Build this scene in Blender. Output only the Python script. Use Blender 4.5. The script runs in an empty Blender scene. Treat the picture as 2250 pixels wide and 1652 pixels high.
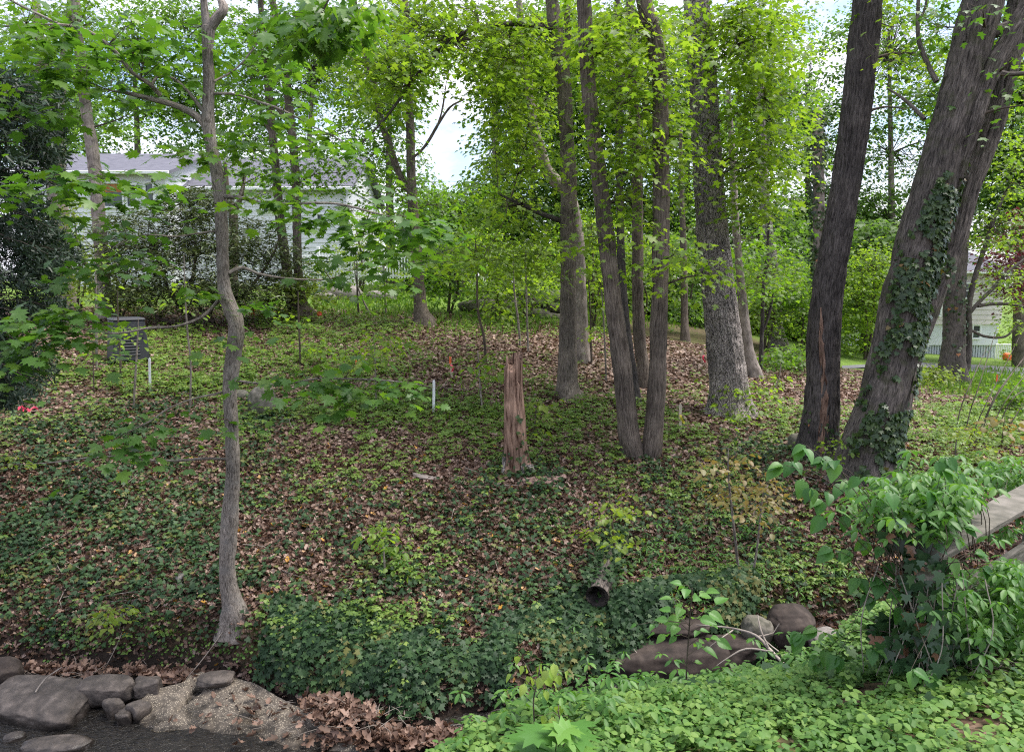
import bpy, math, random
import numpy as np
from mathutils import Vector
rs = np.random.RandomState(7)
random.seed(7)
R = math.radians
# ------------------------------------------------------------------ camera, world, sun
S = bpy.context.scene
COL = S.collection
F = 1637.0; PITCH = R(7.2)
cam_d = bpy.data.cameras.new('camera'); cam = bpy.data.objects.new('camera', cam_d); COL.objects.link(cam)
cam_d.sensor_width = 36; cam_d.lens = 36 * F / 2250; cam_d.clip_start = 0.05; cam_d.clip_end = 1500
cam.location = (0, 0, 0); cam.rotation_euler = (R(90) - PITCH, 0, 0)
S.camera = cam
SUN_EL, SUN_AZ = R(64), R(80)          # azimuth from +Y towards +X
w = bpy.data.worlds.new('World'); S.world = w; w.use_nodes = True
nt = w.node_tree; nt.nodes.clear()
o_ = nt.nodes.new('ShaderNodeOutputWorld'); bg = nt.nodes.new('ShaderNodeBackground')
sky = nt.nodes.new('ShaderNodeTexSky'); sky.sky_type = 'NISHITA'; sky.sun_disc = False
sky.sun_elevation = SUN_EL; sky.sun_rotation = SUN_AZ; sky.air_density = 1.0; sky.dust_density = 2.0; sky.ozone_density = 1.2
tc = nt.nodes.new('ShaderNodeTexCoord'); mp = nt.nodes.new('ShaderNodeMapping'); mp.inputs['Scale'].default_value = (1.2, 1.2, 3.0)
nz = nt.nodes.new('ShaderNodeTexNoise'); nz.inputs['Scale'].default_value = 2.1; nz.inputs['Detail'].default_value = 8; nz.inputs['Roughness'].default_value = 0.6
cr = nt.nodes.new('ShaderNodeValToRGB'); cr.color_ramp.elements[0].position = 0.41; cr.color_ramp.elements[1].position = 0.57
mx = nt.nodes.new('ShaderNodeMix'); mx.data_type = 'RGBA'
mx.inputs[7].default_value = (5.6, 5.6, 6.3, 1)      # bright thin cloud
nt.links.new(tc.outputs['Generated'], mp.inputs['Vector']); nt.links.new(mp.outputs[0], nz.inputs['Vector'])
nt.links.new(nz.outputs[0], cr.inputs[0]); nt.links.new(cr.outputs[0], mx.inputs[0])
nt.links.new(sky.outputs[0], mx.inputs[6]); nt.links.new(mx.outputs[2], bg.inputs[0])
bg.inputs[1].default_value = 0.145; nt.links.new(bg.outputs[0], o_.inputs[0])
sl = bpy.data.lights.new('sun', 'SUN'); sl.energy = 3.2; sl.angle = R(34); sl.color = (1.0, 0.95, 0.88)
so = bpy.data.objects.new('sun', sl); COL.objects.link(so)
sd = Vector((math.sin(SUN_AZ) * math.cos(SUN_EL), math.cos(SUN_AZ) * math.cos(SUN_EL), math.sin(SUN_EL)))
so.rotation_euler = sd.to_track_quat('Z', 'Y').to_euler(); so.location = sd * 60
S.view_settings.view_transform = 'Standard'; S.view_settings.look = 'None'
S.view_settings.exposure = 1.05; S.view_settings.gamma = 1; S.view_settings.use_curve_mapping = False
S.cycles.max_bounces = 8; S.cycles.diffuse_bounces = 4; S.cycles.transmission_bounces = 4; S.cycles.transparent_max_bounces = 4
S.cycles.sample_clamp_indirect = 4; S.cycles.use_denoising = False; S.cycles.filter_width = 1.15; S.cycles.caustics_reflective = False; S.cycles.caustics_refractive = False

# ------------------------------------------------------------------ maths helpers
cp_, sp_ = math.cos(PITCH), math.sin(PITCH)
def P(px, py, d):
    """world point that shows at (px,py) of the 2250x1652 photograph and lies at distance y=d"""
    u = (px - 1125) / F; v = (826 - py) / F
    y = cp_ + v * sp_; z = -sp_ + v * cp_
    s = d / y
    return np.array([u * s, d, z * s])
def proj(p):
    p = np.atleast_2d(p)
    f = p[:, 1] * cp_ - p[:, 2] * sp_; u = p[:, 2] * cp_ + p[:, 1] * sp_
    f = np.where(np.abs(f) < .05, .05, f)
    return 1125 + F * p[:, 0] / f, 826 - F * u / f, f
def _h(ix, iy, iz):
    n = (ix * 374761393 + iy * 668265263 + iz * 2147483647 + 1013904223) & 0xffffffff
    n = ((n ^ (n >> 13)) * 1274126177) & 0xffffffff
    return ((n ^ (n >> 16)) & 0xffff) / 65535.0
def vnoise(p, scale=1.0, seed=0):
    p = np.atleast_2d(p) * scale + seed * 17.31
    i = np.floor(p).astype(np.int64); f = p - i; f = f * f * (3 - 2 * f)
    r = 0
    for dx in (0, 1):
        for dy in (0, 1):
            for dz in (0, 1):
                wgt = (f[:, 0] if dx else 1 - f[:, 0]) * (f[:, 1] if dy else 1 - f[:, 1]) * (f[:, 2] if dz else 1 - f[:, 2])
                r = r + wgt * _h(i[:, 0] + dx, i[:, 1] + dy, i[:, 2] + dz)
    return r * 2 - 1
def fbm(p, scale=1.0, octv=4, seed=0):
    r = 0; a = 1; t = 0
    for k in range(octv):
        r = r + a * vnoise(p, scale * 2 ** k, seed + k); t += a; a *= .5
    return r / t
def sstep(x, a, b):
    t = np.clip((x - a) / (b - a), 0, 1); return t * t * (3 - 2 * t)

# ------------------------------------------------------------------ terrain
ctl = [(0,1430,8.3),(0,1300,9.0),(0,1150,10.2),(0,1000,11.8),(0,900,13.5),(0,800,16),(0,700,22),(0,640,30),
 (500,1350,8.2),(500,1200,9.6),(500,1050,11.4),(500,900,14.2),(500,800,17),(500,720,20.5),(600,660,26),
 (1125,1400,7.9),(1125,1300,8.6),(1125,1150,10.0),(1130,1040,11.5),(1125,900,14.5),(1125,800,17.5),(1125,720,22),(1125,680,27),
 (1650,1330,8.6),(1650,1200,9.8),(1650,1050,11.6),(1600,910,15),(1600,820,19),(1650,770,25),
 (2150,1300,9),(2150,1100,10),(2150,1000,12),(2150,900,17),(2150,850,23),(2150,805,32),(2200,790,39),
 (-300,640,45),(700,622,40),(1200,650,45),(1700,740,50),(2500,770,55),(2500,1100,10),(2500,900,16),(-300,1200,9.6),(-300,900,13.5)]
cpts = np.array([P(*c) for c in ctl])
def tps(a, b):
    r = np.sqrt(((a[:, None, :] - b[None, :, :]) ** 2).sum(2)) + 1e-9
    return r * r * np.log(r)
_A = cpts[:, :2]; _n = len(_A)
_K = tps(_A, _A) + np.eye(_n) * 0.8; _Pm = np.hstack([np.ones((_n, 1)), _A])
_M = np.block([[_K, _Pm], [_Pm.T, np.zeros((3, 3))]])
_W = np.linalg.solve(_M, np.concatenate([cpts[:, 2], np.zeros(3)]))
ZW = -4.46
foot_px = [(-300,1465),(0,1465),(330,1475),(480,1500),(620,1560),(900,1610),(1100,1580),(1300,1520),(1450,1480),(1700,1440),(1850,1430),(2050,1430),(2300,1430)]
def onplane(px, py, z):
    q = P(px, py, 1.0); return q * (z / q[2])
foot = np.array([onplane(a, b, ZW)[:2] for a, b in foot_px])
foot = np.vstack([[-40, foot[0, 1]], foot, [40, foot[-1, 1]]])
near = np.array([(-.75,-6),(-.65,2.6),(-.35,3.5),(.25,4.25),(1.2,4.65),(2.1,5.0),(3,5.5),(4.2,6.1),(40,6.6)])
nctl = [(1100,1652,3.0),(1100,1560,3.8),(1600,1652,2.9),(1600,1460,4.6),(2250,1652,2.8),(2250,1250,5.2),(2000,1400,4.6),(2100,1500,3.5)]
_np = np.array([P(*c) for c in nctl]); _Nm, *_ = np.linalg.lstsq(np.c_[np.ones(len(_np)), _np[:, :2]], _np[:, 2], rcond=None)
def far_z(x, y):
    q = np.c_[np.clip(x, -16, 26), np.clip(y, 7.2, 50)]
    out = np.empty(len(q))
    for i in range(0, len(q), 20000):
        s = q[i:i + 20000]
        out[i:i + 20000] = tps(s, _A) @ _W[:_n] + _W[_n] + s @ _W[_n + 1:]
    return out
def hz(x, y):
    x = np.atleast_1d(np.asarray(x, float)); y = np.atleast_1d(np.asarray(y, float))
    p3 = np.c_[x, y, np.zeros_like(x)]
    bed = ZW - .16 + .05 * vnoise(p3, 2.2, 3)
    wob = .12 * vnoise(p3, 1.1, 5) + .05 * vnoise(p3, 3.3, 6)
    fy = np.interp(x, foot[:, 0], foot[:, 1]) + wob
    s = y - fy
    FZ = far_z(x, y) + .05 * fbm(p3, .8, 3, 11) + .02 * vnoise(p3, 3, 12)
    z = np.where(s > 0, bed + (np.maximum(FZ, bed) - bed) * sstep(s, -.05, .42) , bed)
    ny = np.interp(x, near[1:, 0], near[1:, 1]); sn = ny + wob - y
    sx = (x + .7 + wob)
    sn = np.minimum(sn, sx * 1.2)
    NZ = np.maximum(_Nm[0] + _Nm[1] * x + _Nm[2] * np.clip(y, -1, 6), -2.9) + .035 * fbm(p3, 1.3, 3, 21)
    NZ = NZ - .22 * sstep(y, 3.5, 4.5) * (1 - sstep(x, 1.9, 2.6))
    NZ = np.clip(NZ, -3.1, -1.45)
    z = np.where(sn > -.5, np.maximum(z, bed + (NZ - bed) * sstep(sn, -.5, .25)), z)
    return z
def hz1(x, y): return float(hz(x, y)[0])
def normal_at(x, y):
    e = .08
    dx = (hz(x + e, y) - hz(x - e, y)) / (2 * e); dy = (hz(x, y + e) - hz(x, y - e)) / (2 * e)
    n = np.c_[-dx, -dy, np.ones_like(dx)]; return n / np.linalg.norm(n, axis=1)[:, None]
_ds = np.concatenate([np.arange(6.6, 20, .04), np.arange(20, 60, .1)])
def hit(px, py, near_bank=False):
    ds = np.arange(1.5, 6.5, .02) if near_bank else _ds
    q = np.array([P(px, py, 1.0)]) * ds[:, None]
    below = q[:, 2] <= hz(q[:, 0], q[:, 1])
    k = int(np.argmax(below)) if below.any() else len(ds) - 1
    return q[k]

# ------------------------------------------------------------------ object helpers
def tag(o, label=None, cat=None, group=None, kind=None):
    if label: o['label'] = label
    if cat: o['category'] = cat
    if group: o['group'] = group
    if kind: o['kind'] = kind
    return o
def thing(name, label, cat, loc=(0, 0, 0), group=None):
    o = bpy.data.objects.new(name, None); COL.objects.link(o); o.location = [float(v) for v in loc]
    o.empty_display_size = .2
    return tag(o, label, cat, group)
class MB:
    def __init__(s): s.v = []; s.f = []; s.n = 0; s.a = {}; s.cnt = []
    def add(s, v, f, **attrs):
        """v (N,3); f (M,k); attrs: per-vertex floats ('rnd') or vectors ('bark')"""
        v = np.asarray(v, float); f = np.asarray(f, np.int64)
        s.v.append(v); s.f.append(f + s.n); s.n += len(v)
        for k in set(list(s.a.keys()) + list(attrs.keys())):
            dim = 3 if k == 'bark' else 1
            lst = s.a.setdefault(k, [np.zeros((c, dim)) for c in s.cnt])
            x = attrs.get(k)
            if x is None: x = np.zeros((len(v), dim))
            lst.append(np.asarray(x, float).reshape(len(v), dim))
        s.cnt.append(len(v))
    def build(s, name, mat, parent=None, smooth=True, matrix_parent=True):
        me = bpy.data.meshes.new(name)
        V = np.vstack(s.v)
        off = np.zeros(3)
        if parent is not None: off = np.array(parent.location)
        me.vertices.add(len(V)); me.vertices.foreach_set('co', (V - off).astype(np.float32).ravel())
        loops = np.concatenate([f.ravel() for f in s.f]); tot = np.concatenate([np.full(len(f), f.shape[1]) for f in s.f])
        st = np.concatenate([[0], np.cumsum(tot)[:-1]])
        me.loops.add(len(loops)); me.loops.foreach_set('vertex_index', loops.astype(np.int32))
        me.polygons.add(len(tot)); me.polygons.foreach_set('loop_start', st.astype(np.int32)); me.polygons.foreach_set('loop_total', tot.astype(np.int32))
        me.polygons.foreach_set('use_smooth', np.full(len(tot), smooth))
        for k, lst in s.a.items():
            A = np.vstack(lst)
            if A.shape[1] == 3:
                at = me.attributes.new(k, 'FLOAT_VECTOR', 'POINT'); at.data.foreach_set('vector', A.astype(np.float32).ravel())
            else:
                at = me.attributes.new(k, 'FLOAT', 'POINT'); at.data.foreach_set('value', A.astype(np.float32).ravel())
        me.update(); me.validate()
        me.materials.append(mat)
        o = bpy.data.objects.new(name, me); COL.objects.link(o)
        if parent is not None: o.parent = parent
        return o
def smooth_path(pts, step):
    """Catmull-Rom through rows (x,y,z,r), resampled about every step metres"""
    p = np.asarray(pts, float)
    if len(p) == 2: p = np.vstack([p[0], (p[0] + p[1]) / 2, p[1]])
    q = np.vstack([2 * p[0] - p[1], p, 2 * p[-1] - p[-2]]); out = []
    for i in range(1, len(q) - 2):
        L = np.linalg.norm(q[i + 1, :3] - q[i, :3]); n = max(1, int(L / step))
        t = np.arange(n)[:, None] / n
        a, b, c, d = q[i - 1], q[i], q[i + 1], q[i + 2]
        out.append(.5 * (2 * b + (c - a) * t + (2 * a - 5 * b + 4 * c - d) * t ** 2 + (3 * b - a - 3 * c + d) * t ** 3))
    out.append(p[-1][None]); o = np.vstack(out); o[:, 3] = np.maximum(o[:, 3], .0012)
    return o
def tube(mb, pts, sides=10, step=.1, rough=0.0, flare=0, flare_h=.3, seed=0, cap=True, lumps=0.0, resample=True, flat_cap=False):
    p = smooth_path(pts, step) if resample else np.asarray(pts, float)
    c = p[:, :3]; r = p[:, 3]; n = len(c)
    t = np.gradient(c, axis=0); t /= np.linalg.norm(t, axis=1)[:, None] + 1e-12
    ref = np.array([0, 1., 0]) if abs(t[:, 1]).mean() < .8 else np.array([1., 0, 0])
    a = np.cross(t, ref); a /= np.linalg.norm(a, axis=1)[:, None] + 1e-12; b = np.cross(t, a)
    th = np.arange(sides) / sides * 2 * math.pi
    s = np.concatenate([[0], np.cumsum(np.linalg.norm(np.diff(c, axis=0), axis=1))])
    rad = r[:, None] * np.ones((1, sides))
    if flare:
        ph = seed * 1.7; lob = .55 + .45 * np.cos(flare * th + ph) + .25 * np.cos((flare + 2) * th + 2 * ph)
        fl = np.exp(-s / flare_h)[:, None]
        rad = rad * (1 + fl * (.25 + .55 * np.clip(lob, 0, 2))[None, :])
    ct = np.cos(th)[None, :]; stt = np.sin(th)[None, :]
    if rough or lumps:
        q = np.stack([ct * r[:, None] , stt * r[:, None], np.repeat(s[:, None], sides, 1)], -1).reshape(-1, 3)
        if lumps: rad = rad * (1 + lumps * fbm(q, 2.2, 2, seed + 40).reshape(n, sides) )
        if rough:
            q2 = q * np.array([1, 1, .10]) + .03 * np.c_[vnoise(q, 3, 1), vnoise(q, 3, 2), 0 * q[:, 0]]
            rad = rad + rough * (.45 * fbm(q2, 26, 3, seed) + 1.1 * (.5 - 2.2 * np.abs(vnoise(q2, 34, seed + 3)))).reshape(n, sides)
    V = c[:, None, :] + rad[:, :, None] * (ct[:, :, None] * a[:, None, :] + stt[:, :, None] * b[:, None, :])
    bark = np.stack([ct * r[:, None] * 1.0, stt * r[:, None] * 1.0, np.repeat(s[:, None], sides, 1)], -1) + seed * 3.1
    V = V.reshape(-1, 3); bark = bark.reshape(-1, 3)
    i = np.arange(n - 1)[:, None] * sides; j = np.arange(sides)[None, :]; j2 = (j + 1) % sides
    f = np.stack([i + j, i + j2, i + sides + j2, i + sides + j], -1).reshape(-1, 4)
    mb.add(V, f, bark=bark)
    if cap:
        k = (n - 1) * sides; tip = c[-1] + t[-1] * r[-1] * (.02 if flat_cap else .6)
        vv = np.vstack([V[k:], tip]); ff = np.array([[q, (q + 1) % sides, sides] for q in range(sides)])
        mb.add(vv, ff, bark=np.vstack([bark[k:], bark[k]]))
    return p
# leaf templates: outline from the base (0,0) to the tip (0,1), centre vertex, fan
def fan_template(half, centre=.35, fold=.12, droop=.22):
    pts = [(0, 0)] + half + [(0, 1)] + [(-x, y) for x, y in half[::-1]]
    pts = np.array(pts, float); n = len(pts)
    xy = np.vstack([pts, [0, centre]])
    z = fold * np.abs(xy[:, 0]) - droop * xy[:, 1] ** 2 - .25 * xy[:, 0] ** 2
    f = np.array([[i, (i + 1) % n, n] for i in range(n)])
    return np.c_[xy, z], f
LEAF = {
 'maple': fan_template([(.12,-.05),(.36,-.02),(.27,.12),(.62,.34),(.40,.38),(.52,.56),(.22,.52),(.30,.80),(.12,.74)]),
 'maple_mid': fan_template([(.36,-.02),(.24,.16),(.58,.46),(.18,.52),(.2,.78)]),
 'far': (np.array([[0,0,0],[.46,.4,.06],[0,1,-.2],[-.46,.4,.06]]), np.array([[0,1,2,3]])),
 'ivy': fan_template([(.34,-.06),(.56,.10),(.34,.30),(.52,.58),(.20,.56)], .3, .05, .15),
 'ovate': fan_template([(.20,.08),(.33,.32),(.32,.52),(.20,.78)], .5, .35, .30),
 'oval': fan_template([(.28,.12),(.38,.45),(.24,.82)], .5, .3, .25),
 'lance': (np.array([[0,0,0],[.13,.35,.04],[.11,.7,.0],[0,1,-.12],[-.11,.7,.0],[-.13,.35,.04]]), np.array([[0,1,2,3],[0,3,4,5]])),
 'round': fan_template([(.3,-.08),(.5,.2),(.48,.6),(.25,.92)], .45, -.10, .05),
 'needle': (np.array([[-.07,0,0],[.07,0,0],[.03,1,-.05],[-.03,1,-.05]]), np.array([[0,1,2,3]])),
 'dead': fan_template([(.25,.02),(.22,.18),(.45,.42),(.2,.5),(.26,.75)], .4, .9, -.5),
}
def unit(a): return a / (np.linalg.norm(a, axis=1)[:, None] + 1e-12)
def leaves(mb, tpl, pos, head, nrm, size, rnd=None):
    T, Fc = LEAF[tpl]; N = len(pos)
    if N == 0: return
    head = unit(head); nrm = unit(nrm - (nrm * head).sum(1)[:, None] * head); side = np.cross(head, nrm)
    size = np.broadcast_to(size, (N,))[:, None, None]
    V = pos[:, None, :] + size * (T[None, :, 0:1] * side[:, None] + T[None, :, 1:2] * head[:, None] + T[None, :, 2:3] * nrm[:, None])
    K = len(T)
    f = (Fc[None] + (np.arange(N) * K)[:, None, None]).reshape(-1, Fc.shape[1])
    if rnd is None: rnd = rs.rand(N)
    mb.add(V.reshape(-1, 3), f, rnd=np.repeat(rnd, K))
def spray(mb, centres, n, rad, size, tpl, tilt=.30, droop=.30, out=None, rnd_c=None, flat=.07):
    """clusters of n leaves round every centre, lying in loose level fans"""
    M = len(centres)
    if M == 0: return
    a = rs.rand(M, n) * 2 * math.pi; r = rad * 1.3 * (.6 + .7 * rs.rand(M, 1)) * np.sqrt(rs.rand(M, n))
    tz = rs.randn(M, 1) * .22, rs.randn(M, 1) * .22
    off = np.stack([np.cos(a) * r, np.sin(a) * r, 0 * r], -1)
    off[..., 2] = off[..., 0] * tz[0] + off[..., 1] * tz[1] - .35 * r * r / rad + rs.randn(M, n) * rad * flat
    pos = (centres[:, None, :] + off).reshape(-1, 3); N = M * n
    ha = (a + rs.randn(M, n) * .7).reshape(-1)
    head = np.c_[np.cos(ha), np.sin(ha), -droop + rs.randn(N) * .3]
    nrm = np.c_[rs.randn(N, 2) * tilt, np.ones(N)]
    c = np.clip((rnd_c if rnd_c is not None else rs.rand(M))[:, None] * .55 + rs.rand(M, n) * .45, 0, 1).reshape(-1)
    sz = size * (.42 + .85 * rs.rand(N) ** 1.2)
    leaves(mb, tpl, pos, head, nrm, sz, c)

# ------------------------------------------------------------------ materials
def newmat(name):
    m = bpy.data.materials.new(name); m.use_nodes = True; n = m.node_tree; n.nodes.clear()
    out = n.nodes.new('ShaderNodeOutputMaterial'); return m, n, out
def ramp(n, cols, pos=None):
    r = n.nodes.new('ShaderNodeValToRGB'); e = r.color_ramp.elements
    pos = pos or [i / (len(cols) - 1) for i in range(len(cols))]
    while len(e) < len(cols): e.new(.5)
    for el, c, p_ in zip(e, cols, pos): el.position = p_; el.color = (*c, 1)
    return r
def leafmat(name, cols, pos=None, trans=.45, tmul=(1.5, 1.6, .8), rough=.45, spec=.4):
    m, n, out = newmat(name)
    at = n.nodes.new('ShaderNodeAttribute'); at.attribute_name = 'rnd'
    r = ramp(n, cols, pos); n.links.new(at.outputs['Fac'], r.inputs[0])
    p = n.nodes.new('ShaderNodeBsdfPrincipled'); p.inputs['Roughness'].default_value = rough; p.inputs['Specular IOR Level'].default_value = spec
    n.links.new(r.outputs[0], p.inputs['Base Color'])
    if trans > 0:
        tr = n.nodes.new('ShaderNodeBsdfTranslucent'); mu = n.nodes.new('ShaderNodeMix'); mu.data_type = 'RGBA'; mu.blend_type = 'MULTIPLY'
        mu.inputs[0].default_value = 1; mu.inputs[7].default_value = (*tmul, 1)
        n.links.new(r.outputs[0], mu.inputs[6]); n.links.new(mu.outputs[2], tr.inputs[0])
        ms = n.nodes.new('ShaderNodeMixShader'); ms.inputs[0].default_value = trans
        n.links.new(p.outputs[0], ms.inputs[1]); n.links.new(tr.outputs[0], ms.inputs[2]); n.links.new(ms.outputs[0], out.inputs[0])
    else: n.links.new(p.outputs[0], out.inputs[0])
    return m
def barkmat(name, dark, light, scale=30, stretch=.14, bump=.6, moss=None, plates=False, fine=0.5):
    m, n, out = newmat(name)
    at = n.nodes.new('ShaderNodeAttribute'); at.attribute_name = 'bark'
    mp = n.nodes.new('ShaderNodeMapping'); mp.inputs['Scale'].default_value = (1, 1, stretch)
    n.links.new(at.outputs['Vector'], mp.inputs[0])
    n1 = n.nodes.new('ShaderNodeTexNoise'); n1.inputs['Scale'].default_value = scale; n1.inputs['Detail'].default_value = 6; n1.inputs['Roughness'].default_value = .65
    n1.inputs['Distortion'].default_value = .6
    n.links.new(mp.outputs[0], n1.inputs['Vector'])
    hgt = n1.outputs[0]
    if plates:
        mp2 = n.nodes.new('ShaderNodeMapping'); mp2.inputs['Scale'].default_value = (1, 1, .28); n.links.new(at.outputs['Vector'], mp2.inputs[0])
        vo = n.nodes.new('ShaderNodeTexVoronoi'); vo.feature = 'DISTANCE_TO_EDGE'; vo.inputs['Scale'].default_value = scale * 1.1
        nd = n.nodes.new('ShaderNodeTexNoise'); nd.inputs['Scale'].default_value = 14; nd.inputs['Detail'].default_value = 5; n.links.new(at.outputs['Vector'], nd.inputs['Vector'])
        vm = n.nodes.new('ShaderNodeVectorMath'); vm.operation = 'MULTIPLY_ADD'; vm.inputs[1].default_value = (.09, .09, .09); n.links.new(nd.outputs['Color'], vm.inputs[0]); n.links.new(mp2.outputs[0], vm.inputs[2])
        n.links.new(vm.outputs[0], vo.inputs['Vector'])
        mr = n.nodes.new('ShaderNodeMapRange'); mr.inputs[1].default_value = -.10; mr.inputs[2].default_value = .16; n.links.new(vo.outputs[0], mr.inputs[0])
        mm = n.nodes.new('ShaderNodeMath'); mm.operation = 'MULTIPLY'; n.links.new(mr.outputs[0], mm.inputs[0])
        ad = n.nodes.new('ShaderNodeMath'); ad.operation = 'ADD'; ad.inputs[1].default_value = .35; n.links.new(n1.outputs[0], ad.inputs[0]); n.links.new(ad.outputs[0], mm.inputs[1]); hgt = mm.outputs[0]
    r = ramp(n, [dark, tuple((a + b) / 2 for a, b in zip(dark, light)), light], [.36, .5, .68]); n.links.new(hgt, r.inputs[0])
    n2 = n.nodes.new('ShaderNodeTexNoise'); n2.inputs['Scale'].default_value = 2.5; n2.inputs['Detail'].default_value = 4; n.links.new(at.outputs['Vector'], n2.inputs['Vector'])
    r2 = ramp(n, [(.62, .62, .62), (1.3, 1.28, 1.25)], [.32, .68]); n.links.new(n2.outputs[0], r2.inputs[0])
    mu = n.nodes.new('ShaderNodeMix'); mu.data_type = 'RGBA'; mu.blend_type = 'MULTIPLY'; mu.inputs[0].default_value = 1
    n.links.new(r.outputs[0], mu.inputs[6]); n.links.new(r2.outputs[0], mu.inputs[7]); col = mu.outputs[2]
    if moss:
        n3 = n.nodes.new('ShaderNodeTexNoise'); n3.inputs['Scale'].default_value = 5; n3.inputs['Detail'].default_value = 8; n.links.new(at.outputs['Vector'], n3.inputs['Vector'])
        r3 = ramp(n, [(0, 0, 0), (.75, .75, .75)], [.52, .68]); n.links.new(n3.outputs[0], r3.inputs[0])
        m3 = n.nodes.new('ShaderNodeMix'); m3.data_type = 'RGBA'; m3.inputs[7].default_value = (*moss, 1)
        n.links.new(r3.outputs[0], m3.inputs[0]); n.links.new(col, m3.inputs[6]); col = m3.outputs[2]
    p = n.nodes.new('ShaderNodeBsdfPrincipled'); p.inputs['Roughness'].default_value = .9; p.inputs['Specular IOR Level'].default_value = .2
    n.links.new(col, p.inputs['Base Color'])
    bp = n.nodes.new('ShaderNodeBump'); bp.inputs['Strength'].default_value = bump; bp.inputs['Distance'].default_value = .02
    n.links.new(hgt, bp.inputs['Height']); n.links.new(bp.outputs[0], p.inputs['Normal']); n.links.new(p.outputs[0], out.inputs[0])
    return m
def objmat(name, cols, pos=None, scale=8, rough=.8, bump=.3, detail=6, spec=.3, stretch=(1, 1, 1), speck=None, dist=.02, metallic=0):
    m, n, out = newmat(name)
    tc = n.nodes.new('ShaderNodeTexCoord'); mp = n.nodes.new('ShaderNodeMapping'); mp.inputs['Scale'].default_value = stretch
    n.links.new(tc.outputs['Object'], mp.inputs[0])
    n1 = n.nodes.new('ShaderNodeTexNoise'); n1.inputs['Scale'].default_value = scale; n1.inputs['Detail'].default_value = detail; n1.inputs['Roughness'].default_value = .6
    n.links.new(mp.outputs[0], n1.inputs['Vector'])
    r = ramp(n, cols, pos or [.3 + .4 * i / (len(cols) - 1) for i in range(len(cols))]); n.links.new(n1.outputs[0], r.inputs[0]); col = r.outputs[0]; h = n1.outputs[0]
    if speck:
        vo = n.nodes.new('ShaderNodeTexVoronoi'); vo.inputs['Scale'].default_value = speck[1]; n.links.new(tc.outputs['Object'], vo.inputs['Vector'])
        sp = n.nodes.new('ShaderNodeSeparateColor'); n.links.new(vo.outputs['Color'], sp.inputs[0])
        a = n.nodes.new('ShaderNodeMath'); a.operation = 'LESS_THAN'; a.inputs[1].default_value = speck[2]; n.links.new(vo.outputs['Distance'], a.inputs[0])
        b = n.nodes.new('ShaderNodeMath'); b.operation = 'GREATER_THAN'; b.inputs[1].default_value = speck[3]; n.links.new(sp.outputs[0], b.inputs[0])
        c = n.nodes.new('ShaderNodeMath'); c.operation = 'MULTIPLY'; n.links.new(a.outputs[0], c.inputs[0]); n.links.new(b.outputs[0], c.inputs[1])
        mx = n.nodes.new('ShaderNodeMix'); mx.data_type = 'RGBA'; mx.inputs[7].default_value = (*speck[0], 1)
        n.links.new(c.outputs[0], mx.inputs[0]); n.links.new(col, mx.inputs[6]); col = mx.outputs[2]
    p = n.nodes.new('ShaderNodeBsdfPrincipled'); p.inputs['Roughness'].default_value = rough; p.inputs['Specular IOR Level'].default_value = spec; p.inputs['Metallic'].default_value = metallic
    n.links.new(col, p.inputs['Base Color'])
    if bump:
        bp = n.nodes.new('ShaderNodeBump'); bp.inputs['Strength'].default_value = bump; bp.inputs['Distance'].default_value = dist
        n.links.new(h, bp.inputs['Height']); n.links.new(bp.outputs[0], p.inputs['Normal'])
    n.links.new(p.outputs[0], out.inputs[0]); return m

M = {}
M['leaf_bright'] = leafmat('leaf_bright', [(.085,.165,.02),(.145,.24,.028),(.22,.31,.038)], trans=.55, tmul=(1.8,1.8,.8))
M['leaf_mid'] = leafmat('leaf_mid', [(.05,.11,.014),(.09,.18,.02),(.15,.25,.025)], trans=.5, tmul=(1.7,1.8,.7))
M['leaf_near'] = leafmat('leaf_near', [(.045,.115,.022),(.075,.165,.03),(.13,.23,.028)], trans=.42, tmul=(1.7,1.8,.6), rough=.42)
M['leaf_far'] = leafmat('leaf_far', [(.06,.12,.03),(.10,.19,.035),(.16,.25,.05)], trans=.5, tmul=(1.6,1.7,.9))
M['leaf_yellow'] = leafmat('leaf_yellow', [(.10,.17,.02),(.17,.25,.03),(.25,.30,.06)], trans=.5, tmul=(1.5,1.5,.8))
M['leaf_red'] = leafmat('leaf_red', [(.05,.012,.02),(.09,.02,.03),(.13,.04,.045)], trans=.4, tmul=(1.6,1,1))
M['rhodo'] = leafmat('rhododendron_leaf', [(.05,.075,.03),(.085,.12,.045),(.19,.20,.10)], trans=.15, rough=.38, spec=.5)
M['yew'] = leafmat('yew_needle', [(.010,.022,.012),(.018,.038,.020),(.035,.06,.03)], trans=.15, rough=.5)
M['ivy'] = leafmat('ivy_leaf', [(.018,.042,.018),(.036,.078,.030),(.068,.125,.042),(.16,.15,.05)], [0,.5,.93,1], trans=.2, rough=.5, spec=.22)
M['ivy_trunk'] = leafmat('trunk_ivy_leaf', [(.018,.042,.014),(.038,.075,.022),(.07,.115,.03),(.35,.14,.05)], [0,.5,.985,.997], trans=.2, rough=.36, spec=.45)
M['litter'] = leafmat('dead_leaf', [(.06,.036,.025),(.145,.085,.06),(.25,.16,.12),(.40,.30,.25),(.6,.32,.05)], [0,.35,.7,.965,.99], trans=.12, tmul=(1.2,1,.8), rough=.65)
M['seedling'] = leafmat('seedling_leaf', [(.10,.18,.04),(.16,.26,.055),(.26,.34,.085)], trans=.42, tmul=(1.5,1.6,.8))
M['cover'] = leafmat('ground_cover_leaf', [(.06,.14,.035),(.11,.22,.05),(.19,.30,.07)], trans=.35, tmul=(1.3,1.4,.8), rough=.55, spec=.25)
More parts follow.
